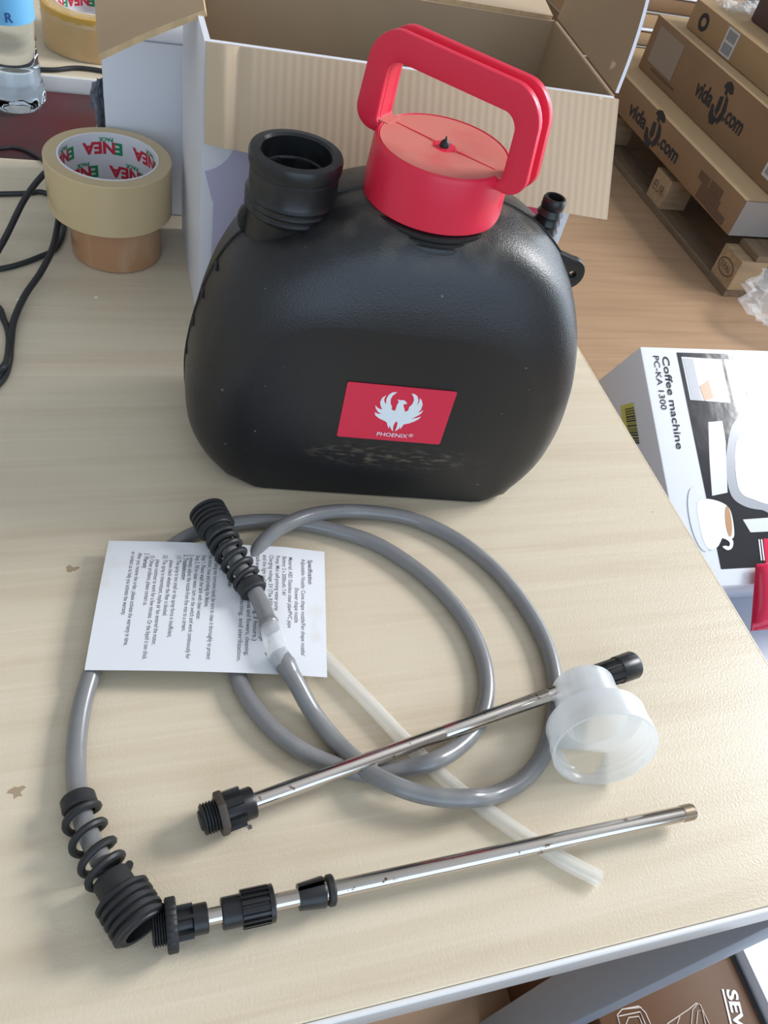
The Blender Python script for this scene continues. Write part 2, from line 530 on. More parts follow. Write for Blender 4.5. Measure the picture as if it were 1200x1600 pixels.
def polar(outline, n):
    out = []
    for k in range(n):
        a = 2 * PI * k / n
        dx, dz = math.cos(a), math.sin(a)
        best = None
        for i in range(len(outline)):
            p, q = outline[i], outline[(i + 1) % len(outline)]
            px, pz = p[0] - CX, p[1] - CZ; ex, ez = q[0] - p[0], q[1] - p[1]
            den = dx * ez - dz * ex
            if abs(den) < 1e-12: continue
            t = (px * ez - pz * ex) / den; s = (px * dz - pz * dx) / den
            if t > 0 and -1e-6 <= s <= 1 + 1e-6 and (best is None or t > best): best = t
        out.append((CX + dx * best, CZ + dz * best))
    return out


half = [(0, .2215), (.030, .2215), (.056, .2190), (.083, .2075), (.109, .185), (.126, .155), (.137, .120), (.1435, .085), (.1445, .060),
        (.1405, .032), (.129, .011), (.116, .0015), (.104, 0)]
left_ = [(.028, .2195), (.051, .2120), (.078, .1985), (.1115, .176), (.128, .149), (.138, .118), (.1445, .086), (.1465, .060),
         (.1440, .032), (.133, .011), (.119, .0015), (.104, 0)]      # the flank under the filler neck falls away lower
Pfull = [(CX + d, z) for d, z in half] + [(CX - d, z) for d, z in left_[::-1]]
Pcurve = [(p.x, max(p.y, 0)) for p in catmull([(a, b, 0) for a, b in Pfull], 6, True)]
Fcurve = rrect(CX - .100, CX + .100, .0015, .157, (.016, .016, .056, .056), 10)
NT = 144
Pp, Ff = polar(Pcurve, NT), polar(Fcurve, NT)
SEC = 12


def loft(k, i, back=False):
    """shoulder profile: creased at the flat front, full and round towards the seam"""
    t = k / SEC; th_ = 2 * PI * i / NT
    up = max(0.0, math.sin(th_)) ** .5 if math.sin(th_) > 0 else 0.0
    cg, cv = .97 - .04 * up, .05 + .19 * up
    w = 1.4 + 1.1 * up
    if back: cg, cv, w = .97, .08, 1.6
    den = (1 - t) ** 2 + 2 * w * t * (1 - t) + t * t
    return (2 * w * t * (1 - t) * cg + t * t) / den, HD * (2 * w * t * (1 - t) * cv + t * t) / den


def section(k, back=False):
    out = []
    for i, (f, p) in enumerate(zip(Ff, Pp)):
        g, v = loft(k, i, back)
        out.append(bm.verts.new((f[0] + (p[0] - f[0]) * g, 2 * HD - v if back else v, f[1] + (p[1] - f[1]) * g)))
    return out


bm = bmesh.new(); rings = [[bm.verts.new((CX, 0, CZ - .02))]]
for inner in (.5, .96):
    rings.append([bm.verts.new((CX + (f[0] - CX) * inner, 0.0, CZ - .02 + (f[1] - CZ + .02) * inner)) for f in Ff])
for k in range(SEC + 1): rings.append(section(k))
for k in range(SEC - 1, -1, -1): rings.append(section(k, True))
rings.append([bm.verts.new((CX, 2 * HD, CZ - .02))])
for A, B in zip(rings, rings[1:]):
    for i in range(NT):
        j = (i + 1) % NT
        if len(A) == 1: bm.faces.new((A[0], B[i], B[j]))
        elif len(B) == 1: bm.faces.new((A[i], A[j], B[0]))
        else: bm.faces.new((A[i], A[j], B[j], B[i]))


def tank_material():
    M = mat('pebbled_black_tank', (0.007, 0.008, 0.010), 0.36, spec=.66, bump=(950, .5, .0005))
    nt = M.node_tree; N = nt.nodes; L = nt.links; b = N['Principled BSDF']
    tc = N.new('ShaderNodeTexCoord'); sep = N.new('ShaderNodeSeparateXYZ'); L.new(tc.outputs['Object'], sep.inputs[0])

    def mr(src, a0, a1, b0, b1):
        r = N.new('ShaderNodeMapRange'); r.inputs[1].default_value = a0; r.inputs[2].default_value = a1
        r.inputs[3].default_value = b0; r.inputs[4].default_value = b1; L.new(src, r.inputs[0]); return r.outputs[0]

    def mul(a, c):
        n = N.new('ShaderNodeMath'); n.operation = 'MULTIPLY'; L.new(a, n.inputs[0]); L.new(c, n.inputs[1]); return n.outputs[0]
    # scuffed dusty band under the label
    band = mul(mul(mr(sep.outputs[2], .030, .043, 0, 1), mr(sep.outputs[2], .046, .060, 1, 0)),
               mul(mr(sep.outputs[0], .035, .07, 0, 1), mr(sep.outputs[0], .15, .185, 1, 0)))
    t = N.new('ShaderNodeTexNoise'); t.inputs['Scale'].default_value = 300; t.inputs['Detail'].default_value = 8
    mp = N.new('ShaderNodeMapping'); mp.inputs['Scale'].default_value = (.3, 1, 1); L.new(tc.outputs['Object'], mp.inputs[0]); L.new(mp.outputs[0], t.inputs[0])
    scuff = mul(band, mr(t.outputs[0],   .50, .72, 0, .75))
    # dust round the top openings
    t2 = N.new('ShaderNodeTexNoise'); t2.inputs['Scale'].default_value = 60; t2.inputs['Detail'].default_value = 8; L.new(tc.outputs['Object'], t2.inputs[0])
    dust = mul(mr(sep.outputs[2], .190, .218, 0, 1), mr(t2.outputs[0], .45, .75, .10, .75))
    t3 = N.new('ShaderNodeTexNoise'); t3.inputs['Scale'].default_value = 210; t3.inputs['Detail'].default_value = 1; L.new(tc.outputs['Object'], t3.inputs[0])
    speck = mr(t3.outputs[0], .775, .80, 0, .4)
    m1 = N.new('ShaderNodeMix'); m1.data_type = 'RGBA'; L.new(scuff, m1.inputs[0])
    m1.inputs[6].default_value = (.007, .008, .010, 1); m1.inputs[7].default_value = (.20, .16, .11, 1)
    m2 = N.new('ShaderNodeMix'); m2.data_type = 'RGBA'; L.new(dust, m2.inputs[0]); L.new(m1.outputs[2], m2.inputs[6]); m2.inputs[7].default_value = (.13, .115, .085, 1)
    m3 = N.new('ShaderNodeMix'); m3.data_type = 'RGBA'; L.new(speck, m3.inputs[0]); L.new(m2.outputs[2], m3.inputs[6]); m3.inputs[7].default_value = (.3, .3, .28, 1)
    L.new(m3.outputs[2], b.inputs['Base Color'])
    return M


M_tank = tank_material()
add('tank_body', bm, M_tank, tank, angle=60)
# moulding seam round the middle of the tank
bm = bmesh.new()
sr = []
for (px, pz) in Pp:
    d = Vector((px - CX, pz - CZ)); d.normalize()
    sr.append([bm.verts.new((px + d.x * e, HD + s, max(pz + d.y * e, .0))) for e, s in ((-.001, -.0009), (.0011, -.0006), (.0011, .0006), (-.001, .0009))])
for i in range(NT):
    A, B = sr[i], sr[(i + 1) % NT]
    for k in range(3): bm.faces.new((A[k], A[k + 1], B[k + 1], B[k]))
add('seam', bm, M_blacks, tank)
for zz in (.155, .132, .107, .083):       # pinch marks across the seam on the left flank
    k = min(range(NT), key=lambda i: abs(Pp[i][1] - zz) + (10 if Pp[i][0] > CX else 0))
    px, pz = Pp[k]
    box('pinch_mark', (px - .0012, px + .0012, HD - .013, HD - .003, pz - .0012, pz + .0012), M_blackr, tank, .0008, 1)
# filler neck
fn = Matrix.Translation((.0185, HD, -.0025))
prof = [(.0285, .165), (.0280, .197), (.0285, .199), (.0296, .2005), (.0284, .202), (.0284, .2035), (.0296, .205), (.0284, .2065), (.0284, .208),
        (.0296, .2095), (.0284, .211), (.0276, .2125), (.0276, .2245), (.0268, .2255), (.0268, .2272), (.0288, .2278), (.0290, .2335), (.0280, .2355), (.0232, .2360), (.0216, .2345), (.0212, .222),
        (.0198, .221), (.0198, .192), (0, .192)]
neck = lathe('filler_neck', prof, M_blacks, tank, fn, 64)
for a in range(0, 360, 60):
    aa = math.radians(a + 12)
    box('rib', (-.0012, .0012, -.0055, .0055, .1925, .2215), M_blackr, neck, loc=(.0185 + .0192 * math.cos(aa), HD + .0192 * math.sin(aa), -.0025), rot=(0, 0, aa))
# cap collar
cx_, cy_ = .1068, HD
cm = Matrix.Translation((cx_, cy_, -.0045))
lathe('neck_collar', [(.0500, .190), (.0492, .2105), (.0482, .2125), (.0470, .2130), (.0470, .2150), (.0458, .2156), (.0458, .2168), (.0468, .2174), (.0468, .2192), (.044, .2197), (0, .2197)],
      M_black, tank, cm, 64)
# red screw cap and its handle
capo = lathe('screw_cap', [(0, .2200), (.0440, .2200), (.0452, .2210), (.0447, .2330), (.0436, .2515), (.0428, .2540), (.0413, .2550), (.0405, .2538), (0, .2538)], M_red, tank, cm, 72)
bmt = bmesh.new(); bm_lathe(bmt, [(.0404, .2539), (.0402, .2546), (.012, .2543), (.005, .2535), (0, .2535)], cm, 64)
tag(add('cap_top', bmt, M_redtop, capo), 'faded pinkish top of the cap')
hang = math.radians(-46.8) - UA
HM = Matrix.Translation((cx_, cy_, -.0045)) @ Matrix.Rotation(hang, 4, 'Z') @ Matrix(((1, 0, 0, 0), (0, 0, -1, 0), (0, 1, 0, 0), (0, 0, 0, 1)))


def hloop(grow, x, zb, zt, rt, rb, k=8):
    return rrect(-x - grow, x + grow, zb - grow, zt + grow, (max(rb + grow, .001), max(rb + grow, .001), rt + grow, rt + grow), k)


def warp(pts):                            # the loop narrows a little towards the grip
    return [(x * (1.0 - .10 * max(0, (y - .275) / .03)), y) for x, y in pts]


bm = bmesh.new()
outer = warp(hloop(0, .0603, .2478, .3075, .018, .012))
inner = warp(hloop(0, .0448, .2528, .2910, .008, .004))
outer_w = warp(hloop(-.0045, .0603, .2478, .3075, .018, .012))
bm_ring(bm, outer, inner, HM, .0045, .0098, .0010)
bm_ring(bm, outer, inner, HM, -.0098, -.0045, .0010)
bm_ring(bm, outer_w, inner, HM, -.0048, .0048)
add('handle', bm, M_red, capo, angle=40)
for s_ in (-1, 1):                        # the two arms that carry the handle on the cap top
    bm = bmesh.new()
    bm_box(bm, min(s_ * .037, s_ * .0465), max(s_ * .037, s_ * .0465), .2495, .2550, -.0075, .0075)
    for v in bm.verts: v.co = HM @ v.co
    tag(add('handle_arm', bm, M_redtop, capo, smooth=False), 'faded pinkish root of the handle')
bm = bmesh.new()
bm_box(bm, -.036, -.006, .2543, .2548, -.0003, .0003); bm_box(bm, .006, .036, .2543, .2548, -.0003, .0003)
for v in bm.verts: v.co = HM @ v.co
add('mould_line', bm, M_red, capo, smooth=False)
tag(lathe('spike', [(.0001, .2530), (.0030, .2535), (.0031, .2555), (.0022, .2572), (.0008, .2582), (.0004, .2600), (0, .2604)], M_blackr, capo, cm, 20), 'small black moulding spike')
# hose barb on the right shoulder
bmx = Matrix.Translation((.1930, .079, -.0130))
lathe('hose_barb', [(.0135, .165), (.0125, .190), (.0098, .199), (.0110, .2005), (.0112, .2055), (.0100, .2065), (.0082, .2075), (.0080, .2105), (.0094, .2115), (.0080, .2150),
                    (.0080, .2165), (.0092, .2175), (.0078, .2210), (.0078, .2225), (.0090, .2235), (.0074, .2275), (.0080, .2285), (.0080, .2335), (.0070, .2350), (.0055, .2350), (.0052, .215), (0, .215)],
      M_blacks, tank, bmx, 36)
# strap lugs
for name_, ccx, ccz, sgn in (('strap_lug', .2165, .1760, 1), ('strap_lug', -.0035, .1850, -1)):
    out_, in_ = [], []
    for i in range(32):
        a = 2 * PI * i / 32
        x, z = math.cos(a), math.sin(a)
        ox, oz = .0110 * x, .0118 * z
        if sgn * x < 0:
            e_ = min(1, -sgn * x * 2.2)
            ox = -sgn * .022 * e_; oz *= 1 + .6 * e_
        out_.append((ccx + ox, ccz + oz)); in_.append((ccx + .0027 * x + sgn * .002, ccz + .0027 * z))
    bm = bmesh.new()
    bm_ring(bm, out_, in_, Matrix(((1, 0, 0, 0), (0, 0, -1, 0), (0, 1, 0, 0), (0, 0, 0, 1))), -HD - .003, -HD + .003, .0006)
    add(name_, bm, M_blacks, tank)
# red label with a bird
LM = Matrix(((1, 0, 0, 0.0650), (0, 0, -1, -.0002), (0, 1, 0, .0625), (0, 0, 0, 1)))
lab = poly('label', rrect(0, .0768, 0, .0511, .0016, 4), LM, M_label, tank, 0, .0005)
q0, q1, q2, q3 = (225, 68), (1070, 155), (930, 568), (118, 495)
# outline of the bird as (x, y) in thousandths of the label's width and height
BIRD = [(675, 238), (668, 222), (648, 209), (622, 210), (600, 205), (612, 222), (596, 245), (588, 270), (583, 287), (567, 290), (552, 276), (557, 260), (546, 232), (548, 202), (562, 175), (600, 148),
        (562, 150), (532, 170), (515, 200), (511, 238), (500, 224), (497, 200), (513, 172), (482, 190), (466, 223), (470, 256), (482, 280), (456, 273), (440, 261), (428, 246),
        (431, 270), (446, 297), (473, 312), (450, 314), (432, 306), (420, 300), (427, 326), (456, 350), (500, 371), (514, 384), (518, 408), (527, 432), (532, 408), (546, 436), (558, 455),
        (562, 415), (575, 386), (590, 373), (597, 390), (590, 420), (575, 455), (604, 436), (618, 414), (616, 438), (634, 416), (642, 400), (690, 390), (735, 373), (768, 355), (783, 338),
        (750, 348), (702, 356), (742, 338), (780, 318), (803, 288), (782, 300), (757, 308), (784, 282), (796, 245), (790, 215), (775, 195), (770, 225), (750, 252), (764, 215), (757, 182), (737, 166), (710, 160),
        (726, 185), (729, 212), (716, 240), (692, 262), (682, 290), (657, 299), (652, 272), (644, 246), (660, 238)]


def lab_uv(x, y):                          # undo the slanted view of the label: bilinear inverse by iteration
    s = t = .5
    for _ in range(30):
        fx = (1 - s) * (1 - t) * q3[0] + s * (1 - t) * q2[0] + s * t * q1[0] + (1 - s) * t * q0[0] - x
        fy = (1 - s) * (1 - t) * q3[1] + s * (1 - t) * q2[1] + s * t * q1[1] + (1 - s) * t * q0[1] - y
        ax = (1 - t) * (q2[0] - q3[0]) + t * (q1[0] - q0[0]); bx = (1 - s) * (q0[0] - q3[0]) + s * (q1[0] - q2[0])
        ay = (1 - t) * (q2[1] - q3[1]) + t * (q1[1] - q0[1]); by = (1 - s) * (q0[1] - q3[1]) + s * (q1[1] - q2[1])
        det = ax * by - ay * bx
        s -= (fx * by - fy * bx) / det; t -= (fy * ax - fx * ay) / det
    return s * .0768, t * .0511


tag(poly('emblem', [lab_uv(*p) for p in BIRD], LM, M_print_w, lab, .0005, .0007), 'white bird with spread wings')
a0, a1 = lab_uv(428, 490), lab_uv(668, 508)
tag(text('lettering', 'PHOENIX', LM @ Matrix.Translation((a0[0], a0[1] + .0002, .0007)), M_print_w, lab, length=a1[0] - a0[0], size=.0052, bold=.004), 'white lettering')
text('lettering', '\u00ae', LM @ Matrix.Translation((a1[0] + .0008, a1[1] + .001, .0007)), M_print_w, lab, size=.0045)


# ------------------------------------------------------------------ cardboard box with flaps behind the tank
def panel(bm, p00, p10, p11, p01, th, nu=1, nv=1, mi=(0, 1, 2), disp=None):
    """bilinear sheet; face side mi[0] (towards p10-p00 x p01-p00), back mi[1], edges mi[2]"""
    p00, p10, p11, p01 = map(Vector, (p00, p10, p11, p01))
    n = (p10 - p00).cross(p01 - p00).normalized()
    A, B = [], []
    for j in range(nv + 1):
        t = j / nv; ra, rb = [], []
        for i in range(nu + 1):
            s = i / nu
            p = (p00 * (1 - s) + p10 * s) * (1 - t) + (p01 * (1 - s) + p11 * s) * t
            d = disp(s, t) if disp else 0
            ra.append(bm.verts.new(p + n * (th / 2 + d))); rb.append(bm.verts.new(p + n * (d - th / 2)))
        A.append(ra); B.append(rb)
    for j in range(nv):
        for i in range(nu):
            bm.faces.new((A[j][i], A[j][i + 1], A[j + 1][i + 1], A[j + 1][i])).material_index = mi[0]
            bm.faces.new((B[j][i], B[j + 1][i], B[j + 1][i + 1], B[j][i + 1])).material_index = mi[1]
    for i in range(nu):
        for r in (0, nv):
            bm.faces.new((A[r][i], B[r][i], B[r][i + 1], A[r][i + 1])).material_index = mi[2]
    for j in range(nv):
        for c_ in (0, nu):
            bm.faces.new((A[j][c_], A[j + 1][c_], B[j + 1][c_], B[j][c_])).material_index = mi[2]


ct = thing('cardboard_box', 'open cardboard carton, brown flaps spread, standing behind the black tank', 'box', (0, 0, 0))
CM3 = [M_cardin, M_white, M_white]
Z = TOP
FL, FR = Vector((.066, .612, Z)), Vector((.381, .590, Z))
BL, BR = Vector((.067, .768, Z)), Vector((.394, .748, Z))
UP = Vector((0, 0, .239))
th = .0042
bm = bmesh.new(); panel(bm, FR, FL, FL + UP, FR + UP, th)
front = add('front_panel', bm, CM3, ct, smooth=False)
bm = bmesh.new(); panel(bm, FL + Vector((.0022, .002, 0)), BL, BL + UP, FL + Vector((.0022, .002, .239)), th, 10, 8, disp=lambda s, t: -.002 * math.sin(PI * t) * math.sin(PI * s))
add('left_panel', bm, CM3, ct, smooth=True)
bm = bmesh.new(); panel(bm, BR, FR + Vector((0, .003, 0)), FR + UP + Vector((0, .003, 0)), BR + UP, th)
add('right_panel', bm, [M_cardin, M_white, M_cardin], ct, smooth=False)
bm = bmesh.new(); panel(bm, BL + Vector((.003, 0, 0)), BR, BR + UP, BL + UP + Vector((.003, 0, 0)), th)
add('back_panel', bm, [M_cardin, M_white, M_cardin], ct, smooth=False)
bm = bmesh.new(); bm_box(bm, .072, .376, .618, .745, Z + .0005, Z + .004)
add('bottom_panel', bm, M_cardin, ct, smooth=False)
# front flap hanging forward, with the flutes of the board showing through
FT = [M_cardflap, M_white, M_cardtorn]


def flute(s, t):
    d = .00009 * math.sin(2 * PI * s * 52)
    d += .0032 * math.exp(-((s - .035) / .022) ** 2) - .002 * math.exp(-((s - .075) / .012) ** 2)
    d += .010 * math.sin(PI * s) * t
    d += .0012 * math.sin(s * 9) * t
    return d


bm = bmesh.new()
panel(bm, Vector((.0665, .606, Z + .240)), Vector((.3815, .5845, Z + .240)), Vector((.379, .532, Z + .168)), Vector((.0655, .588, Z + .178)), th, 260, 10,
      mi=(1, 0, 2), disp=lambda s, t: -flute(s, t))
add('front_flap', bm, FT, ct, angle=60)
bm = bmesh.new()
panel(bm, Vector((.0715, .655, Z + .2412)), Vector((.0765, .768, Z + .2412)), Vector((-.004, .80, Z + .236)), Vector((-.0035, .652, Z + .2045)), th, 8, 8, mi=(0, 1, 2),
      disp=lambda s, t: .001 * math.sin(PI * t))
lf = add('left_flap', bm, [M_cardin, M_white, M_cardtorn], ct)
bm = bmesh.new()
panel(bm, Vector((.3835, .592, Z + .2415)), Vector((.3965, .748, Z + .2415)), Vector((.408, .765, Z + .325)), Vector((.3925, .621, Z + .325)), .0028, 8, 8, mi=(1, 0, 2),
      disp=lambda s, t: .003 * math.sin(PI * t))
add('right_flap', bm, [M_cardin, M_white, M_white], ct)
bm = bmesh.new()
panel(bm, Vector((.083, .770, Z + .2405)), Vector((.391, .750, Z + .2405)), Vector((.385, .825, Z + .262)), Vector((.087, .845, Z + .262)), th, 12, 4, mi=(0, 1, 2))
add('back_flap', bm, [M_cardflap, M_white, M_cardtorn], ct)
# printing on the front panel
fx = (FR - FL).normalized(); fz = Vector((0, 0, 1))
FM = flatframe(FL, fx, fz)
n_out = FM.to_3x3() @ Vector((0, 0, 1))
if n_out.y > 0: FM = flatframe(FR, -fx, fz)


def arc_band(cx, cy, r0, r1, a0, a1, k=20):
    o = [(cx + r1 * math.cos(math.radians(a0 + (a1 - a0) * i / k)), cy + r1 * math.sin(math.radians(a0 + (a1 - a0) * i / k))) for i in range(k + 1)]
    i_ = [(cx + r0 * math.cos(math.radians(a0 + (a1 - a0) * i / k)), cy + r0 * math.sin(math.radians(a0 + (a1 - a0) * i / k))) for i in range(k, -1, -1)]
    return o + i_


zf = th / 2
bmp = bmesh.new()
bm_poly(bmp, rrect(.010, .06, .035, .150, (.012, .03, .03, .012), 6), FM, zf, zf + .0004)
bm_poly(bmp, arc_band(-.005, .175, .030, .055, -75, 20), FM, zf + .0001, zf + .0006)
tag(add('printed_shape', bmp, M_lilac, front, smooth=False), 'pale lilac printed shapes')
bmp = bmesh.new(); bm_poly(bmp, [(.250, .002), (.3085, .002), (.3085, .235), (.250, .235)], FM, zf, zf + .0004)
tag(add('printed_shape', bmp, M_pinkred, front, smooth=False), 'pink-red printed stripe')

# white carton behind it
wb = thing('white_carton', 'plain white carton behind the stacked tape rolls, partly under a brown flap', 'box', (0, 0, 0))
box('carton_body', (-.003, .30, .795, .888, TOP, TOP + .165), M_white, wb, .0025, 2)
box('lid_flap', (-.001, .298, .797, .886, TOP + .1655, TOP + .168), M_white, wb, .0008, 1)
# grey plastic bag beside it
bm = bmesh.new()
bmesh.ops.create_grid(bm, x_segments=8, y_segments=22, size=1)
rr = random.Random(3)
for v in bm.verts:
    s, t = v.co.x, v.co.y
    v.co = Vector((-.0075 + .0062 * s + .002 * math.sin(t * 7), .872 + .010 * s - .012 * t + rr.uniform(-.003, .003), TOP + .052 + .052 * t)) + Vector((rr.uniform(-.0015, .0015), 0, 0))
bmesh.ops.solidify(bm, geom=bm.faces[:], thickness=.0006)
tag(add('plastic_bag', bm, M_greybag, angle=20), 'crumpled dark grey plastic strip at the left side of the white carton', 'bag')


# ------------------------------------------------------------------ tape rolls
def cyl_text(body, R, z, a_c, size, M_, parent, flip, length=None, name='lettering'):
    """text wrapped on the inside of a core; flip turns it upside down"""
    bm = text_bm(body, length, size, .045, 'CENTER')
    xs = [v.co.x for v in bm.verts]; ys = [v.co.y for v in bm.verts]
    mx, my = (max(xs) + min(xs)) / 2, (max(ys) + min(ys)) / 2
    for v in bm.verts:
        x, y = v.co.x - mx, v.co.y - my
        if flip: x, y = -x, -y
        a = a_c - x / R
        v.co = Vector((R * math.cos(a), R * math.sin(a), z + y))
    return add(name, bm, M_, parent, smooth=False, recalc=False)


def tape_roll(name, label, center, z0, R, Rc, h, m_tape, print_step, group, a_off=0.0, lean=None):
    t = thing(name, label, 'tape', (center[0], center[1], z0), 0, group)
    if lean: t.rotation_euler = lean
    lathe('tape', [(Rc + .0018, .0004), (R - .0008, .0004), (R, .0012), (R, h - .0012), (R - .0008, h - .0004), (Rc + .0018, h - .0004)], m_tape, t, n=96, close=True)
    core = lathe('core', [(Rc, .0), (Rc + .0017, .0), (Rc + .0017, h), (Rc, h)], M_core, t, n=96, close=True)
    if print_step:
        k = 0
        for row, zz in enumerate((h * .72, h * .26)):
            for a in range(0, 360, print_step):
                ac = math.radians(a + (print_step / 2 if row else 0) + a_off)
                cyl_text('E', Rc - .0002, zz, ac - .0110 / Rc, .0150, M_green, core, True)
                cyl_text('NEA', Rc - .0002, zz, ac + .0070 / Rc, .0150, M_redpr, core, True)
                cyl_text('PACK', Rc - .0002, zz + .0080, ac + .001, .0050, M_green, core, True)
    return t


ctr = at(169, 243, .0905)
tape_roll('tape_roll', 'upper clear tan packing tape roll with green and red printed core', (ctr.x, ctr.y), TOP + .0414, .0550, .0418, .0490, M_tapeclr, 64, 'packing tape rolls', 28)
ct2 = at(177, 378, 0)
lo = at(175, 395, 0)
tape_roll('tape_roll', 'lower brown packing tape roll supporting the clear tan roll', (ctr.x + .003, ctr.y - .006), TOP + .0002, .0410, .034, .0410, M_tapebrn, 0, 'packing tape rolls')
yc = at(150, 55, .05)
yt = tape_roll('tape_roll', 'yellow packing tape roll wrapped in clear film behind the water bottle', (-.012, 1.17), TOP + .0165, .060, .041, .050, M_tapeyel, 50, 'packing tape rolls', 5)
bm = bmesh.new()
bmesh.ops.create_grid(bm, x_segments=30, y_segments=8, size=1)
rr = random.Random(5)
for v in bm.verts:
    a = -2.9 + (v.co.x + 1) * 1.35; r_ = .0615 + rr.uniform(0, .0012); zz = .026 + v.co.y * .026
    if v.co.y > .7: r_ = .054 + rr.uniform(-.005, .003); zz = .0535 + rr.uniform(0, .004)
    v.co = Vector((r_ * math.cos(a), r_ * math.sin(a), zz))
tag(add('wrapping_film', bm, M_film, yt, angle=20), 'crumpled clear wrapping film')

# ------------------------------------------------------------------ water bottle
bt = at(26, 163, 0)
bottle = thing('water_bottle', 'clear plastic water bottle with a blue label on the dark red cabinet', 'bottle', (bt.x, bt.y, TOP - .0008))
R0 = .0325


def petal(a, z):
    return 1 + (.05 * math.cos(a * 10 + z * 60) if .004 < z < .026 else 0) * (1 - abs(z - .014) / .014 if z < .028 else 0)


prof = [(0, .006), (.014, .004), (.020, .0005), (.026, .002), (.0315, .010), (.0325, .018), (.0325, .028), (.0312, .0315), (.0300, .034), (.0300, .047), (.0288, .050), (.0292, .060), (.0280, .066),
        (.0296, .074), (.0286, .081), (.0304, .090), (.0308, .150), (.0295, .165), (.018, .195), (.0135, .205), (.0135, .215), (0, .215)]
lathe('bottle_body', prof, M_water, bottle, n=80, rfun=petal, angle=60)
lathe('label', [(.0311, .095), (.0311, .146)], M_bluelab, bottle, n=64)
bm = text_bm('R', None, .013, .02, 'CENTER')
for v in bm.verts:
    a = -1.35 + v.co.x / .0313
    v.co = Vector((.0314 * math.cos(a), .0314 * math.sin(a), .0985 + v.co.y))
add('lettering', bm, M_navy, bottle, smooth=False, recalc=False)
lathe('cap', [(0, .232), (.0145, .232), (.0150, .230), (.0150, .2155), (0, .2155)], M_bluelab, bottle, n=40)


# ------------------------------------------------------------------ cables at the left
def cable(name, pts, r, label, group='black cables on the desk'):
    o = tube(name, pts, r, M_cable, None, 12, 8)
    return tag(o, label, 'cable', group)


A_ = [at(-70, 520, .004), at(-25, 430, .012), at(8, 372, .022), at(38, 312, .034), at(64, 277, .040), at(80, 266, .042), at(91, 278, .041), at(95, 302, .038), at(92, 340, .030), at(83, 385, .020), at(64, 425, .012), at(40, 460, .008),
      at(22, 500, .006), at(17, 535, .0045), at(14, 565, .0035), at(4, 592, .003), at(-30, 625, .003)]
cable('cable', A_, .0029, 'thick black cable arching in a tall loop beside the tape rolls')
B_ = [at(-60, 485, .003), at(-8, 478, .003), at(6, 500, .003), at(14, 525, .0035), at(12, 558, .006), at(4, 575, .0095), at(-25, 600, .0035)]
cable('cable', [p + Vector((0, 0, .0005)) for p in B_], .0027, 'short black cable bend at the left edge below the tall loop')
Cc = [at(-60, 304, .0026), at(0, 303, .0026), at(40, 302, .0026), at(72, 299, .0026), Vector((-.075, .800, TOP + .0026)), Vector((-.100, .770, TOP + .0026)), Vector((-.082, .735, TOP + .0026)), at(101, 368, .0026), at(86, 389, .0026), at(60, 402, .0026), at(30, 413, .0026), at(0, 420, .0026), at(-60, 428, .0026)]
Cc = [at(-60, 304, .0026), at(0, 303, .0026), at(40, 302, .0026), at(66, 300, .0026), at(86, 312, .0026), at(97, 335, .0026), at(99, 362, .0026), at(86, 389, .0026), at(60, 402, .0026), at(30, 413, .0026), at(0, 420, .0026), at(-60, 428, .0026)]
cable('cable', Cc, .0025, 'black cable turning back round behind the tape rolls on the desk')
D_ = [Vector((-.22, .915, TOP + .0018)), at(-15, 231, .001), at(20, 230, .001), at(45, 237, .001), at(66, 250, .0018), at(80, 262, .0018), at(92, 285, .0018)]
cable('cable', D_, .0018, 'thin dark cable lying along the front of the dark red cabinet')
E_ = [at(-30, 100, .019), at(20, 106, .019), at(55, 108, .019), at(85, 109, .019), at(118, 106, .019), at(150, 109, .019), at(200, 118, .019)]
cable('cable', E_, .0026, 'black cable lying on the second desk in front of the yellow tape')

# ------------------------------------------------------------------ leaflet
PTL, PTR, PBR, PBL = at(170, 845, .0125), at(508, 857, .0125), at(512, 1055, .0125), at(132, 1047, .0125)


def leaf(s, t):                            # s along the long side, t down the short side
    p = (PTL * (1 - s) + PTR * s) * (1 - t) + (PBL * (1 - s) + PBR * s) * t
    lift = .0012 * math.sin(PI * s * 1.3) + .0015 * (1 - s) * math.sin(PI * t) - .003 * max(0, s - .8) / .2 * (1 - .4 * t)
    return p + Vector((0, 0, lift))


leaflet = thing('instruction_leaflet', 'small printed white instruction leaflet lying under the grey hose', 'leaflet', (0, 0, 0))
bm = bmesh.new(); NU, NV = 30, 20
top_ = [[bm.verts.new(leaf(i / NU, j / NV) + Vector((0, 0, .0001))) for i in range(NU + 1)] for j in range(NV + 1)]
bot_ = [[bm.verts.new(leaf(i / NU, j / NV) - Vector((0, 0, .0001))) for i in range(NU + 1)] for j in range(NV + 1)]
for j in range(NV):
    for i in range(NU):
        bm.faces.new((top_[j][i], top_[j + 1][i], top_[j + 1][i + 1], top_[j][i + 1]))
        bm.faces.new((bot_[j][i], bot_[j][i + 1], bot_[j + 1][i + 1], bot_[j + 1][i]))
for i in range(NU):
    for r in (0, NV): bm.faces.new((top_[r][i], top_[r][i + 1], bot_[r][i + 1], bot_[r][i]))
for j in range(NV):
    for c_ in (0, NU): bm.faces.new((top_[j][c_], bot_[j][c_], bot_[j + 1][c_], top_[j + 1][c_]))
sheet = add('sheet', bm, M_paper, leaflet, angle=60)
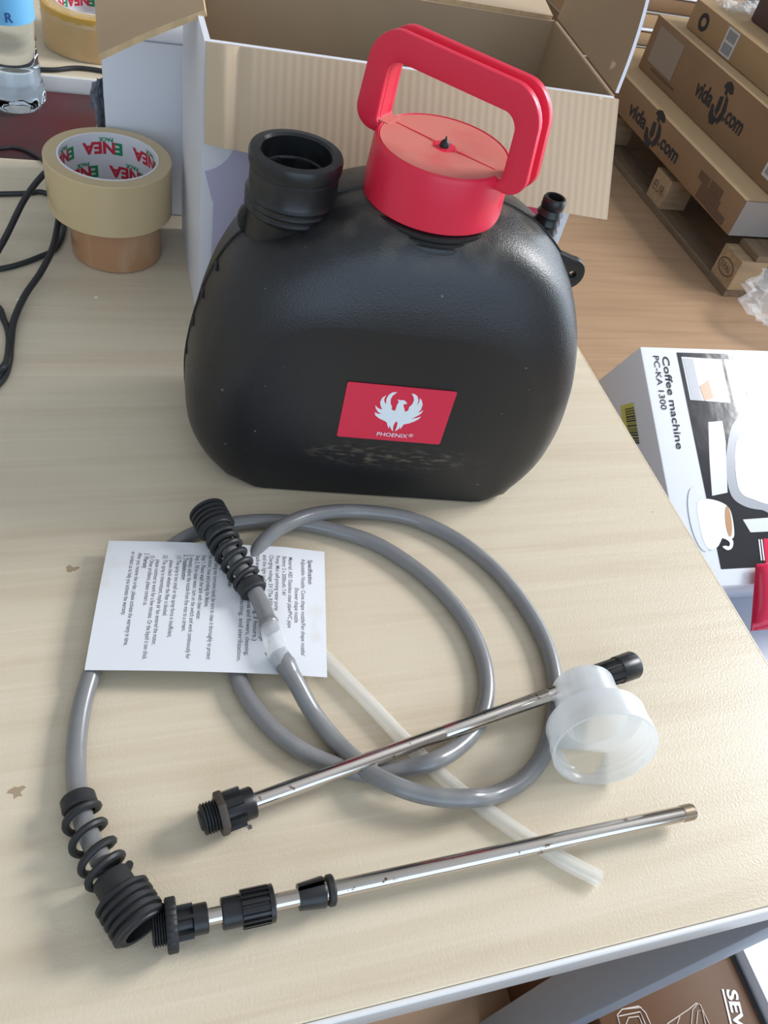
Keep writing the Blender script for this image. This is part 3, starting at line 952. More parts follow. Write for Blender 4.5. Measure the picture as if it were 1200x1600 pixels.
LINES = [
    (993, 297, 405, 'Specification', 1), (964, 295, 698, 'Adjustable Nozzle: Cone shape nozzle/Fan shape nozzle/', 0), (937, 425, 570, 'Shower shape nozzle', 0),
    (910, 292, 592, 'Material: ABS /Stainless steel pipe/PVC pipe', 0), (884, 290, 462, 'Battery: 2 x 2000mAh 7.4V', 0), (857, 288, 525, 'Pump: Mini self-priming water pump', 0),
    (830, 286, 700, 'Charging voltage: 5V (The RED light is ON when charging,', 0), (803, 286, 645, 'and the light is OFF when fully charged. The charge', 0),
    (775, 286, 645, 'takes 3 hours, working 3 hours.)', 0), (748, 286, 700, 'Application: watering plants and flowers, cleaning,', 0),
    (720, 330, 722, 'bug killer, disinfecting, and sterilization.', 0), (668, 375, 432, 'Note:', 1), (634, 300, 360, 'Cleaning:', 0),
    (608, 293, 715, 'After using any corrosive liquid, be sure to clean it thoroughly to protect', 0), (583, 292, 515, 'the motor, hose and prolong the lifetime.', 0),
    (557, 292, 565, 'Step 1. Please wash the tank with clean water.', 0), (532, 293, 712, 'Step 2. Fill in clean water, turn on the switch and work continuously for', 0),
    (507, 290, 610, '2 minutes, adjust the nozzle from fine mist to a stream.', 0), (484, 290, 402, '2. Troubleshooting:', 1),
    (458, 295, 632, '(1) The spray is too small or the spray force is insufficient,', 0), (431, 315, 550, 'please check whether the filter is blocked.', 0),
    (405, 293, 660, '(2) The spray is intermittent, maybe air has entered the motor,', 0), (378, 312, 712, 'please continue to work for a few minutes. Or the liquid is too thick.', 0),
    (354, 292, 508, '(3) Other problems, please contact us.', 0), (330, 283, 350, '3. Warranty', 1),
    (305, 280, 660, 'After you receive the order, please activate the warranty in time,', 0), (279, 275, 545, 'or contact us to help you activate the warranty.', 0)]
for (xc, ya, yb, body, bold) in LINES:
    xt = xc / 2.609 + 100; y0_ = ya / 2.609 + 760; y1_ = yb / 2.609 + 760
    s0 = (xt - 170) / 338.0
    t0 = (y0_ - (845 + 12 * s0)) / 200.0; t1 = (y1_ - (845 + 12 * s0)) / 200.0
    bm = text_bm(body, 1.0, 1.0, .02 if bold else 0.008)
    sz = (.0044 if bold else .0040)
    for v in bm.verts:
        t = t0 + (t1 - t0) * v.co.x
        s = s0 + v.co.y * sz / .146
        v.co = leaf(min(max(s, 0), 1), t) + Vector((0, 0, .00018))
    add('printed_line', bm, M_ink, sheet, smooth=False, recalc=False)

# ------------------------------------------------------------------ hose with its fittings
hose = thing('spray_hose', 'coiled grey hose with black ribbed fittings lying in front of the tank', 'hose', (0, 0, 0))
RH = .0055
A1 = [(434, 1018, .0190), (460, 1062, .0150), (490, 1115, .0075), (528, 1162, .0058), (575, 1204, .0110), (612, 1225, .0150), (655, 1240, .0150), (700, 1247, .0160), (738, 1247, .0160), (775, 1241, .0090), (815, 1220, .0060), (848, 1180, .0056), (866, 1120, .0056), (867, 1060, .0056),
      (850, 1000, .0056), (815, 940, .0056), (770, 887, .0056), (710, 841, .0056), (640, 810, .0060), (560, 799, .0075), (495, 803, .0120), (445, 821, .0160), (410, 850, .0120), (385, 895, .0056), (366, 950, .0056), (362, 1010, .0056),
      (372, 1058, .0056), (392, 1098, .0056), (425, 1138, .0056), (470, 1172, .0056), (525, 1197, .0056), (580, 1208, .0056), (630, 1202, .0090), (676, 1190, .0158), (715, 1168, .0100), (745, 1135, .0058), (760, 1090, .0056), (757, 1040, .0056), (736, 985, .0056),
      (700, 935, .0056), (650, 889, .0056), (588, 850, .0056), (520, 828, .0056), (455, 816, .0056), (395, 815, .0056), (335, 824, .0056), (290, 841, .0056), (250, 872, .0056), (205, 930, .0056), (170, 990, .0056),
      (144, 1050, .0060), (128, 1105, .0062), (120, 1160, .0064), (119, 1210, .0072), (124, 1255, .0090), (137, 1300, .0105), (158, 1345, .0115)]
P1 = [at(*p) for p in A1]
tube('hose_tube', P1, RH, M_hose, hose, 18, 10)
A2 = [(352, 850, .0235), (372, 883, .0228), (394, 918, .0222), (409, 946, .0215), (418, 968, .0205), (424, 985, .0200)]
P2 = [at(*p) for p in A2]
path2 = catmull(P2, 10)
bmh = bmesh.new(); bm_tube(bmh, path2, lambda t: RH + (.0010 * math.exp(-((t - .86) / .05) ** 2)), 18)
add('hose_tube', bmh, M_hose, hose)
# bulge where the other hose end is pushed over the connector
b0, b1 = P1[0], (P1[1] - P1[0]).normalized()
lathe('hose_end', [(RH + .0001, 0), (RH + .0004, 0.0002), (RH + .0006, .006), (RH + .0012, .0095), (RH + .0006, .014), (RH + .0001, .017)], M_hose, hose, frame(b0, b1), 24)
cdir = (P1[0] - P2[-1])
tag(lathe('connector', [(.0045, -.012), (.0062, -.0075), (.0066, -.0070), (.0070, -.004), (.0070, cdir.length - .001), (.0062, cdir.length), (.0042, cdir.length + .006), (0, cdir.length + .006)], M_frost, hose, frame(P2[-1] + cdir.normalized() * .004, cdir), 28), 'milky plastic hose connector')


def helix(path, r0, r1, turns, wire, n=8):
    pts = []
    M_ = int(turns * 22)
    T0 = (path[1] - path[0]).normalized(); N = T0.orthogonal().normalized()
    L = len(path) - 1
    for i in range(M_ + 1):
        u_ = i / M_ * L; k = min(int(u_), L - 1); f_ = u_ - k
        p = path[k].lerp(path[k + 1], f_); T = (path[k + 1] - path[k]).normalized()
        N = (N - T * N.dot(T)).normalized(); B = T.cross(N)
        a = 2 * PI * turns * i / M_; r = r0 + (r1 - r0) * i / M_
        pts.append(p + (N * math.cos(a) + B * math.sin(a)) * r)
    bm = bmesh.new(); bm_tube(bm, pts, wire, n)
    return bm


def fitting(cone_path, start_r, end_r, turns, head_len, collar_r, nut_r, nut_len, flip=False):
    """coil boot along a hose path, then a collar and a ribbed nut beyond its end"""
    end = cone_path[-1]; d = (cone_path[-1] - cone_path[-3]).normalized()
    boot = add('strain_relief', helix(cone_path, start_r, end_r, turns, .0021), M_blackr, hose)
    d0 = (cone_path[1] - cone_path[0]).normalized()
    lathe('collar', [(RH, -.001), (.0084, -.001), (.0092, 0), (.0094, .006), (.0084, .0072), (RH, .0072)], M_blackr, hose, frame(cone_path[0] - d0 * .004, d0), 28)
    M_ = frame(end, d)
    lathe('collar', [(RH, -.001), (collar_r * .96, -.001), (collar_r, .001), (collar_r, head_len), (RH, head_len + .001)], M_blackr, hose, M_, 32)
    pr = [(RH, head_len - .001), (nut_r * .82, head_len - .001)]
    k = 5; z = head_len
    for i in range(k):
        w = nut_len / k
        pr += [(nut_r * .86, z), (nut_r, z + w * .18), (nut_r, z + w * .62), (nut_r * .86, z + w * .80)]
        z += w
    pr += [(nut_r * .84, z), (nut_r * .62, z), (nut_r * .58, z - nut_len * .7), (0, z - nut_len * .7)]
    lathe('ribbed_nut', pr, M_blackr, hose, M_, 40)


# lower left fitting
lp = catmull([at(124, 1257, .0092), at(136, 1300, .0108), at(157, 1345, .0120), at(173, 1372, .0126)], 8)
fitting(lp, .0088, .0104, 4.4, .010, .0096, .0142, .021)
# upper fitting lying over the leaflet
up_ = catmull([at(392, 916, .0225), at(374, 887, .0230), at(356, 858, .0238), at(345, 838, .0242)], 8)
fitting(up_, .0082, .0096, 6, .006, .0094, .0130, .019)


# ------------------------------------------------------------------ steel lances
def lance_frame(p, q):
    d = (q - p); return frame(p, d, (0, 0, 1)), d.length


def along(p, q, x, h):                    # distance from p of the point of the lance seen at pixel column x
    lo_, hi_ = 0.0, 1.0
    for _ in range(40):
        mid = (lo_ + hi_) / 2
        w = p.lerp(q, mid) - CAM
        c = [sum(ROWS[r][k] * w[r] for r in range(3)) for k in range(3)]
        if 600 + FPX * c[0] / c[2] < x: lo_ = mid
        else: hi_ = mid
    return lo_ * (q - p).length


def ribs(bm, M_, n, r, w, hgt, z0, z1):
    for i in range(n):
        a = 2 * PI * i / n
        R_ = M_ @ Matrix.Rotation(a, 4, 'Z')
        v0 = len(bm.verts)
        b = bmesh.new(); bm_box(b, r - .0006, r + hgt, -w / 2, w / 2, z0, z1)
        me = bpy.data.meshes.new('t'); b.transform(R_); b.to_mesh(me); b.free(); bm.from_mesh(me); bpy.data.meshes.remove(me)


RT = .0047
l1 = thing('spray_lance', 'steel spray lance with black nozzle lying across the hose loops', 'lance', (0, 0, 0))
p, q = at(312, 1283, .0135), at(991, 1038, .0172)
M1, len1 = lance_frame(p, q)
z = lambda x: along(p, q, x, 0)
zA, zB, zC, zD = z(340), z(352), z(397), z(925)
tag(lathe('tube', [(0, zA), (RT, zA), (RT, z(690)), (RT - .0002, z(692)), (RT, z(695)), (RT, z(852)), (RT - .0004, z(855)), (RT, z(858)), (RT, zD + .006), (0, zD + .006)], M_steel, l1, M1, 32), 'polished steel tube with rust specks')
bm = bmesh.new()
pr = [(0, 0), (.0052, 0), (.0056, .001), (.0076, .0012)]
zz = .0015
for i in range(5):
    w = (zA - .0015) / 5
    pr += [(.0078, zz), (.0086, zz + w * .35), (.0086, zz + w * .55), (.0076, zz + w * .95)]; zz += w
pr += [(.0070, zA + .001), (0, zA + .001)]
bm_lathe(bm, pr, M1, 32)
add('threaded_end', bm, M_blackr, l1)
tag(lathe('locknut', [(.005, zA), (.0118, zA), (.0122, zA + .001), (.0122, zB - .001), (.0118, zB), (.005, zB)], M_nut, l1, M1, 6, angle=20), 'brownish black six-sided nut')
bm = bmesh.new()
bm_lathe(bm, [(.004, zB), (.0088, zB), (.0088, zC - .001), (.0080, zC), (RT, zC)], M1, 32)
ribs(bm, M1, 6, .0085, .004, .0022, zB, zB + (zC - zB) * .6)
add('socket', bm, M_blacks, l1)
bm = bmesh.new()
zE = len1
bm_lathe(bm, [(RT, zD), (.0062, zD), (.0066, zD + .001), (.0084, zD + (zE - zD) * .58), (.0094, zD + (zE - zD) * .60), (.0096, zE - .0015), (.0088, zE), (.0050, zE), (.0046, zE - .006), (0, zE - .006)], M1, 36)
ribs(bm, M1, 10, .0066, .0012, .0022, zD + .003, zD + (zE - zD) * .6)
add('nozzle', bm, M_blacks, l1)

l2 = thing('spray_lance', 'steel extension lance with black couplings lying nearest the front edge', 'lance', (0, 0, 0))
p, q = at(237, 1452, .0130), at(1082, 1268, .0142)
M2, len2 = lance_frame(p, q)
z = lambda x: along(p, q, x, 0)
tag(lathe('tube', [(0, z(300)), (RT * .92, z(300)), (RT * .92, z(500)), (RT, z(502)), (RT, len2 - .009), (RT - .0004, len2 - .0088), (RT - .0004, len2 - .0084), (RT, len2 - .0082), (RT, len2), (RT - .0012, len2), (RT - .0012, len2 - .01), (0, len2 - .01)], M_steel, l2, M2, 32), 'polished steel tube')
tag(lathe('tip_ring', [(RT, len2 - .0078), (RT + .0003, len2 - .0076), (RT + .0003, len2 - .0012), (RT, len2 - .001)], M_rust, l2, M2, 32), 'rusty end of the tube')
bm = bmesh.new()
pr = [(0, .008), (.0048, .008), (.0048, .0), (.0072, .0)]
zg = z(259); zz = .0004
for i in range(5):
    w = (zg - .0004) / 5
    pr += [(.0078, zz), (.0088, zz + w * .35), (.0088, zz + w * .55), (.0077, zz + w * .95)]; zz += w
pr += [(.007, zg), (0, zg)]
bm_lathe(bm, pr, M2, 32)
add('threaded_end', bm, M_blackr, l2)
zg2 = z(277)
lathe('knurled_flange', [(.004, zg), (.0118, zg), (.0127, zg + .0006), (.0127, zg2 - .0006), (.0118, zg2), (.004, zg2)], M_blackr, l2, M2, 96, rfun=lambda a, zz_: 1 + .022 * math.cos(a * 24), angle=60)
bm = bmesh.new()
bm_lathe(bm, [(.004, zg2), (.0062, zg2), (.0060, z(300)), (.0074, z(302)), (.0074, z(325) - .0005), (.0066, z(325)), (RT, z(325))], M2, 32)
ribs(bm, M2, 6, .0058, .0016, .0026, zg2, z(302))
add('socket', bm, M_blacks, l2)
bm = bmesh.new()
za, zb, zc = z(346), z(376), z(428)
bm_lathe(bm, [(RT, za), (.0072, za), (.0078, za + .0006), (.0078, zb), (.0083, zb + .0004), (.0083, zc - .003), (.0094, zc - .0026), (.0094, zc - .0004), (.0086, zc), (RT, zc)], M2, 40)
ribs(bm, M2, 18, .0083, .0013, .0012, zb + .0004, zc - .0028)
add('ribbed_coupling', bm, M_blacks, l2)
bm = bmesh.new()
za, zb = z(466), z(507)
pr_ = [(RT, za), (.0066, za), (.0080, zb - .001), (.0076, zb), (RT, zb)]
n_ = 44
rings_ = []
for (r, zz) in pr_:                       # split collar: a slot runs along it, facing up
    ring = []
    for i in range(n_ + 1):
        a = .16 + (2 * PI - .32) * i / n_
        ring.append(bm.verts.new(M2 @ Vector((r * math.cos(a - .35), r * math.sin(a - .35), zz))))
    rings_.append(ring)
for A, B in zip(rings_, rings_[1:]):
    for i in range(n_): bm.faces.new((A[i], A[i + 1], B[i + 1], B[i]))
add('split_collar', bm, M_blacks, l2)
za = z(507) + .0012; zb = z(522)
lathe('seal_ring', [(RT, za), (.0072, za), (.0080, za + .0008), (.0080, zb - .0008), (.0072, zb), (RT, zb)], M_blackr, l2, M2, 36)

# ------------------------------------------------------------------ clear suction tube and cap
ct_ = [at(400, 905, .0048), at(450, 962, .0048), at(505, 1025, .0048), (at(580, 1102, .0048)), at(640, 1165, .0048), at(700, 1221, .0048), at(760, 1266, .0048), at(820, 1307, .0048), at(880, 1344, .0048), at(938, 1374, .0048)]
path = catmull(ct_, 8)
bm = bmesh.new(); bm_tube(bm, path, .0049, 18, caps=False); bm_tube(bm, path, .0030, 14, caps=False)
tag(add('suction_tube', bm, M_tubec, angle=50), 'milky clear plastic tube passing under the hose and both lances', 'tube')

cup = thing('measuring_cap', 'milky translucent stepped plastic cap lying on its side by the lance tip', 'cap', (0, 0, 0))
Rw, Rn, Lw, Ln = .0325, .0208, .023, .030
dirv = Vector((-.22, -.92, 0)).normalized()
tilt = math.atan2(Rw - Rn, Lw * .5 + Ln)
axis = (dirv * math.cos(tilt) + Vector((0, 0, 1)) * math.sin(tilt)).normalized()
# touch the desk with the wide rim: centre of the mouth sits above it
mouth = at(946, 1172, Rw * math.cos(tilt))
MC = frame(mouth, axis)
lathe('cap_shell', [(Rw, .0), (Rw, -Lw * .30), (Rw - .0008, -Lw * .32), (Rw - .0008, -Lw + .002), (Rw - .003, -Lw), (Rn, -Lw - .0004), (Rn, -Lw - Ln + .001), (Rn - .0012, -Lw - Ln), (0, -Lw - Ln)], M_frost, cup, MC, 72)
lathe('inner_wall', [(Rw, .0), (Rw - .0017, -.0002), (Rw - .0018, -.005), (Rw - .0024, -.006), (Rw - .0018, -.007), (Rw - .0018, -.010), (Rw - .0024, -.011), (Rw - .0018, -.012), (Rw - .0025, -Lw + .0015), (Rn - .0014, -Lw + .001), (Rn - .0016, -Lw - Ln + .0015), (0, -Lw - Ln + .0015)], M_frost, cup, MC, 72)

# ------------------------------------------------------------------ coffee machine carton on the right
E1 = Vector((.999, -.040, 0)).normalized()
E2 = Vector((.055, .900, .430)); E2 = (E2 - E1 * E2.dot(E1)).normalized()
EN = E1.cross(E2)
cor = at(1000, 541, -.20)
KM = Matrix((E1, E2, EN)).transposed().to_4x4(); KM.translation = cor


def kf(x, y, lift=0):                      # pixel of the printed face -> local face coordinates
    w = on_plane(x, y, cor, EN) - cor
    return (w.dot(E1), w.dot(E2))


FWID, FLEN, FDEP = .46, abs(kf(1130, 916)[1]), .16
coffee = thing('coffee_machine_box', 'glossy white and black printed coffee machine carton leaning beside the desk', 'box', mat=KM)
box('carton_body', (0, FWID, -FLEN, 0, -FDEP, 0), M_gloss, coffee, .003, 2)


def kprint(name, pts, m_, z0=.0002, z1=.0007, px=True, label=None, par=coffee, curve=False):
    pts = [kf(*p) for p in pts] if px else pts
    if curve: pts = [(p.x, p.y) for p in catmull([(a_, b_, 0) for a_, b_ in pts], 5, True)]
    o = poly(name, pts, Matrix.Identity(4), m_, par, z0, z1)
    if label: o['label'] = label
    return o


x_b0 = kf(1057, 551); x_b1 = kf(1117, 890)
kprint('printed_panel', [(x_b0[0], x_b0[1]), (FWID - .03, x_b0[1]), (FWID - .03, x_b1[1]), (x_b0[0] + .002, x_b1[1])], M_gblack, px=False, label='black printed picture area')
kprint('printed_picture', [(1064, 558), (1126, 562), (1141, 630), (1078, 625)], M_glgrey, .0008, .0011, label='small pale picture')
kprint('printed_picture', [(1066, 560), (1082, 561), (1096, 626), (1080, 624)], M_ggrey, .0011, .0014)
kprint('printed_picture', [(1092, 604), (1106, 594), (1114, 622), (1100, 627)], M_gbrown, .0012, .0015)
kprint('printed_picture', [(1130, 562), (1196, 566), (1200, 632), (1146, 631)], M_glgrey, .0008, .0011)
kprint('printed_picture', [(1163, 582), (1190, 584), (1193, 622), (1166, 622)], M_gblack, .0011, .0014)
kprint('printed_picture', [(1106, 660), (1128, 658), (1133, 690), (1136, 770), (1112, 775), (1108, 720)], M_glgrey, .0008, .0011, label='pale machine column picture')
kprint('printed_picture', [(1142, 668), (1160, 652), (1200, 645), (1218, 650), (1218, 795), (1190, 797), (1160, 790), (1140, 770), (1134, 720)], M_ggrey, .0008, .0011, label='grey jug picture', curve=True)
kprint('printed_picture', [(1150, 690), (1180, 680), (1215, 678), (1215, 780), (1175, 780), (1152, 760)], M_gloss, .0011, .0014, curve=True)
kprint('printed_picture', [(1160, 812), (1215, 808), (1215, 830), (1172, 832)], M_glgrey, .0008, .0011)
# saucer, cup, coffee
sau = [(1092 + 15 * math.cos(a) + 10 * math.sin(a), 812 + 50 * math.sin(a)) for a in [2 * PI * i / 28 for i in range(28)]]
kprint('printed_picture', sau, M_glgrey, .0011, .0014, label='white saucer picture')
kprint('printed_picture', [(1088, 790), (1100, 780), (1125, 785), (1140, 798), (1146, 830), (1143, 842), (1130, 838), (1120, 855), (1106, 858), (1095, 835)], M_gloss, .0014, .0017, label='white coffee cup picture', curve=True)
cof = [(1137 + 5 * math.cos(a) + 2.5 * math.sin(a), 815 + 24 * math.sin(a)) for a in [2 * PI * i / 24 for i in range(24)]]
kprint('printed_picture', cof, M_gbrown, .0017, .002)
kprint('printed_picture', [(1124, 840), (1134, 838), (1144, 845), (1143, 856), (1136, 860), (1128, 855), (1132, 853), (1138, 854), (1139, 848), (1133, 843)], M_gloss, .0014, .0017, curve=True)
kprint('printed_picture', [(1192, 842), (1215, 841), (1215, 888), (1196, 888)], M_redfoil, .0008, .0011)
for k in range(2):
    kprint('printed_picture', [(1184 + k * 4, 843), (1186 + k * 4, 843), (1190 + k * 4, 876), (1188 + k * 4, 876)], M_gloss, .0011, .0014)


def ktext(body, p0, p1, h, m_, bold=0.0, ul=None):
    a, b = Vector(kf(*p0)), Vector(kf(*p1))
    d = (b - a); L = d.length; d.normalize()
    M_ = flatframe((a.x, a.y, .0009), (d.x, d.y, 0), (-d.y, d.x, 0))
    return text('lettering', body, M_, m_, coffee, length=L, size=h, bold=bold)


ktext('Coffee machine', (1034, 557), (1057, 702), .0165, M_gblack, .012)
ktext('PC-KA 1300', (1020, 556), (1033, 640), .0140, M_gblack, .004)
ktext('Filter mit', (1079, 576), (1083, 608), .008, M_gloss)
ktext('Coffee machine', (1072, 574), (1078, 610), .007, M_gloss)
ktext('06:35', (1177, 585), (1181, 606), .013, M_gloss)
# yellow barcode sticker on the side of the carton
SM = flatframe((-.0004, -.10, -.030), (0, -1, 0), (0, 0, 1))
sp = KM.inverted()
nrm_side = (KM.to_3x3() @ Vector((-1, 0, 0)))


def ks(x, y):
    w = sp @ on_plane(x, y, cor, nrm_side)
    return (w.y, w.z)


SQ = Matrix(((0, 0, -1, 0), (1, 0, 0, 0), (0, 1, 0, 0), (0, 0, 0, 1)))
stick = poly('barcode_sticker', [ks(970, 634), (ks(990, 629)), ks(998, 690), ks(976, 690)], SQ, M_yellow, coffee, .0003, .0008)
stick['label'] = 'yellow barcode sticker'
q_ = [ks(977, 638), ks(991, 635), ks(1000, 695), ks(985, 695)]
bm = bmesh.new()
t_ = 0.02
rr = random.Random(9)
while t_ < .96:
    w_ = rr.choice((.018, .03, .05))
    def lp_(a, b, t): return (a[0] + (b[0] - a[0]) * t, a[1] + (b[1] - a[1]) * t)
    bm_poly(bm, [lp_(q_[0], q_[3], t_), lp_(q_[1], q_[2], t_), lp_(q_[1], q_[2], t_ + w_), lp_(q_[0], q_[3], t_ + w_)], SQ, .0008, .0010)
    t_ += w_ + rr.choice((.018, .03))
add('barcode', bm, M_gblack, stick, smooth=False)

# cartons that carry it
low = thing('grey_carton', 'pale grey carton beneath the leaning coffee machine carton', 'box', (0, 0, 0))
zlow = (KM @ Vector((0, -FLEN, -FDEP))).z
ylow = (KM @ Vector((0, -FLEN, -FDEP))).y
box('carton_body', (.66, 1.30, .20, ylow + .28, 0, zlow - .001), M_greycard, low, .003, 2)
box('carton_flap', (.662, 1.298, .202, ylow + .278, zlow - .001, zlow + .0005), M_greycard, low, .0005, 1)
# red foil pack lying on the grey carton
f_tl = KM @ Vector((*kf(1172, 884), .012)); f_bl = on_plane(1173, 986, cor + EN * .012, EN)
f_tr = f_tl + E1 * .17; f_br = f_bl + E1 * .17
pn_ = (f_tr - f_tl).cross(f_tl - f_bl).normalized()
bm = bmesh.new(); NP = 14
ga, gb = [], []
for j in range(NP + 1):
    t = j / NP; ra, rb = [], []
    for i in range(NP + 1):
        s_ = i / NP
        p_ = (f_tl * (1 - s_) + f_tr * s_) * (1 - t) + (f_bl * (1 - s_) + f_br * s_) * t
        hgt = .016 * max(0, (1 - (2 * s_ - 1) ** 4) * (1 - (2 * t - 1) ** 4)) ** .5 + .0012 * math.sin(s_ * 17 + t * 9)
        ra.append(bm.verts.new(p_ + pn_ * (hgt + .0015))); rb.append(bm.verts.new(p_ - pn_ * .0005))
    ga.append(ra); gb.append(rb)
for j in range(NP):
    for i in range(NP):
        bm.faces.new((ga[j][i], ga[j + 1][i], ga[j + 1][i + 1], ga[j][i + 1])); bm.faces.new((gb[j][i], gb[j][i + 1], gb[j + 1][i + 1], gb[j + 1][i]))
for i in range(NP):
    for r_ in (0, NP): bm.faces.new((ga[r_][i], ga[r_][i + 1], gb[r_][i + 1], gb[r_][i]))
    for c_ in (0, NP): bm.faces.new((ga[i][c_], gb[i][c_], gb[i + 1][c_], ga[i + 1][c_]))
tag(add('foil_pack', bm, M_redfoil, angle=60), 'pinkish red glossy foil pack lying over the lower edge of the coffee machine carton', 'pack')

# ------------------------------------------------------------------ cartons under the front right corner
bb = thing('appliance_box', 'brown printed appliance carton on the floor below the front desk corner', 'box', (0, 0, 0))
HB = .25
box('carton_body', (.452, .646, -.36, .16, 0, HB), M_brownbox, bb, .002, 2)
tag(box('edge_stripe', (.6405, .6464, -.36, .16, .01, HB + .0006), M_gblack, bb), 'black stripe along the carton edge')
MB_ = flatframe((.6255, .055, HB + .0007), (0, -1, 0), (1, 0, 0))
a, b = at(1134, 1546, HB - TOP), at(1149, 1608, HB - TOP)
d = (b - a)
text('lettering', 'SEV', flatframe(a + Vector((0, 0, .0008)), (d.x, d.y, 0), (-d.y, d.x, 0)), M_print_w, bb, length=d.length, size=.0185, bold=.03)
pn = Vector((-d.y, d.x, 0)).normalized()
a2 = a - pn * .0055
M_u = flatframe(a2 + Vector((0, 0, .0006)), (d.x, d.y, 0), (-d.y, d.x, 0))
poly('underline', [(0, 0), (d.length * 1.2, 0), (d.length * 1.2, .0022), (0, .0022)], M_u, M_print_w, bb, 0, .0004)


def stroke(pts_px, closed=False, r=.0008):
    return [at(x, y, HB - TOP + .0006) for x, y in pts_px]


bm = bmesh.new()
for pl in ([(968, 1600), (964, 1586), (972, 1577), (998, 1572), (1008, 1582), (1016, 1600)], [(972, 1577), (1002, 1574)], [(966, 1588), (1000, 1581), (1008, 1600)], [(978, 1600), (982, 1590), (998, 1588), (1003, 1600)],
           [(1042, 1600), (1076, 1577), (1088, 1567), (1094, 1570), (1108, 1600)], [(1080, 1600), (1082, 1578), (1090, 1568)], [(1088, 1600), (1090, 1580), (1097, 1578), (1102, 1600)], [(1058, 1600), (1062, 1588)]):
    bm_tube(bm, stroke(pl), .0007, 6)
tag(add('line_drawing', bm, M_linepr, bb), 'pale line drawing of appliances')
wh = thing('white_box', 'bright white carton on the floor right of the brown appliance carton', 'box', (0, 0, 0))
box('carton_body', (.650, .95, -.36, .20, 0, .262), M_white, wh, .003, 2)
box('lid', (.6505, .949, -.358, .198, .2622, .2645), M_white, wh, .0008, 1)

# ------------------------------------------------------------------ pallet with long cartons
PX = 1.789
pal = thing('pallet', 'worn pine pallet on the floor under the stacked long brown cartons', 'pallet', (0, 0, 0))
PY0, PY1 = 1.777, 2.82


M_pallet_shaded = mat('shaded_pallet_boards', (0.20, 0.135, 0.08), 0.8, noise=((0.14, 0.095, 0.06), 8, (6, 1, 6), .4, .7))  # runners and deck boards: shade inside the pallet put into a darker wood colour


def pboard(name, dims, label=None):
    o = box(name, dims, M_pallet if name == 'block' else M_pallet_shaded, pal, .002, 1)
    return o


for bx in (PX, PX + .35, PX + .70):
    pboard('runner', (bx, bx + .10, PY0, PY1, .0005, .022))
    for by in (PY0, 2.2475, PY1 - .104):
        blk = pboard('block', (bx + .001, bx + .103, by, by + .104, .0225, .122))
        if bx == PX:
            MM = flatframe((PX + .0005, by + .052, .072), (0, -1, 0), (0, 0, 1))
            if by != PY0:
                text('lettering', 'EUR', MM @ Matrix.Translation((0, -.014, .0003)), M_kraftink2, blk, size=.045, length=.07, align='CENTER')
            else:
                ov = [(.040 * math.cos(t) , .026 * math.sin(t)) for t in [2 * PI * i / 36 for i in range(36)]]
                iv = [(.036 * math.cos(t), .022 * math.sin(t)) for t in [2 * PI * i / 36 for i in range(36)]]
                b_ = bmesh.new(); bm_ring(b_, ov, iv, MM, .0002, .0006)
                add('stamp_ring', b_, M_kraftink2, blk, smooth=False)
                text('lettering', 'EPAL', MM @ Matrix.Translation((0, -.009, .0004)), M_kraftink2, blk, size=.028, length=.056, align='CENTER')
for k in range(7):
    y = PY0 + k * .1565
    pboard('deck_board', (PX + .045, PX + .80, y, y + .100, .1225, .1440))


def carton(name, label, x0, x1, y0, y1, z0, z1, m_side=M_kraft, m_top=M_krafttop, group='long brown cartons on the pallet'):
    t = thing(name, label, 'box', (x0, y0, z0), 0, group)
    bm = bmesh.new(); fs = bm_box(bm, 0, x1 - x0, 0, y1 - y0, 0, z1 - z0)
    bmesh.ops.bevel(bm, geom=bm.edges[:], offset=.005, segments=2, affect='EDGES', profile=.5)
    bm.normal_update()
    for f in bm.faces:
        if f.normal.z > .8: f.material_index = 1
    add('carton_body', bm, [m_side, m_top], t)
    return t


def side(t):                              # frame on the face that looks to -x, reading towards -y
    x0, y0, z0 = t.location
    return Matrix(((0, 0, -1, -.0003), (-1, 0, 0, 0), (0, 1, 0, 0), (0, 0, 0, 1)))


def logo(t, y_left, y_right, z_base, hgt):
    """printed shop mark: vida, a tall figure mark, .com"""
    L = (y_left - y_right)
    F_ = side(t)
    yl = -(y_left - t.location.y); zb = z_base - t.location.z
    F = F_ @ Matrix.Translation((yl, zb, 0))
    b1_ = text_bm('vida', L * .36, hgt, .035); b1_.transform(F @ Matrix.Translation((0, 0, .0006)))
    b2_ = text_bm('.com', L * .36, hgt, .035); b2_.transform(F @ Matrix.Translation((L * .64, 0, .0006)))
    o = add('lettering', b1_, M_kraftink, t, smooth=False, recalc=False)
    add('lettering', b2_, M_kraftink, t, smooth=False, recalc=False)
    w = L * .24; h = hgt * 1.75; x = L * .385
    b3 = bmesh.new()
    bm_poly(b3, [(x + w * a, -hgt * .35 + h * c) for a, c in ((.28, .98), (.55, 1.05), (.85, .98), (.98, .84), (.80, .78), (.62, .82), (.60, .70), (.42, .72), (.40, .82), (.20, .84))], F, .0004, .0008)
    bm_poly(b3, [(x + w * a, -hgt * .35 + h * c) for a, c in ((.60, .74), (.88, .66), (1.06, .42), (1.02, .16), (.84, .0), (.70, .10), (.78, .32), (.72, .54))], F, .0004, .0008)
    bm_poly(b3, [(x + w * a, -hgt * .35 + h * c) for a, c in ((-.04, .34), (.06, .06), (.34, -.10), (.64, -.06), (.74, .12), (.52, .13), (.34, .15), (.14, .34))], F, .0004, .0008)
    bm_poly(b3, [(x + w * a, -hgt * .35 + h * c) for a, c in ((.26, .60), (.50, .66), (.62, .34), (.56, .16), (.34, .24))], F, .0004, .0008)
    add('logo', b3, M_kraftink, t, smooth=False)
    return o


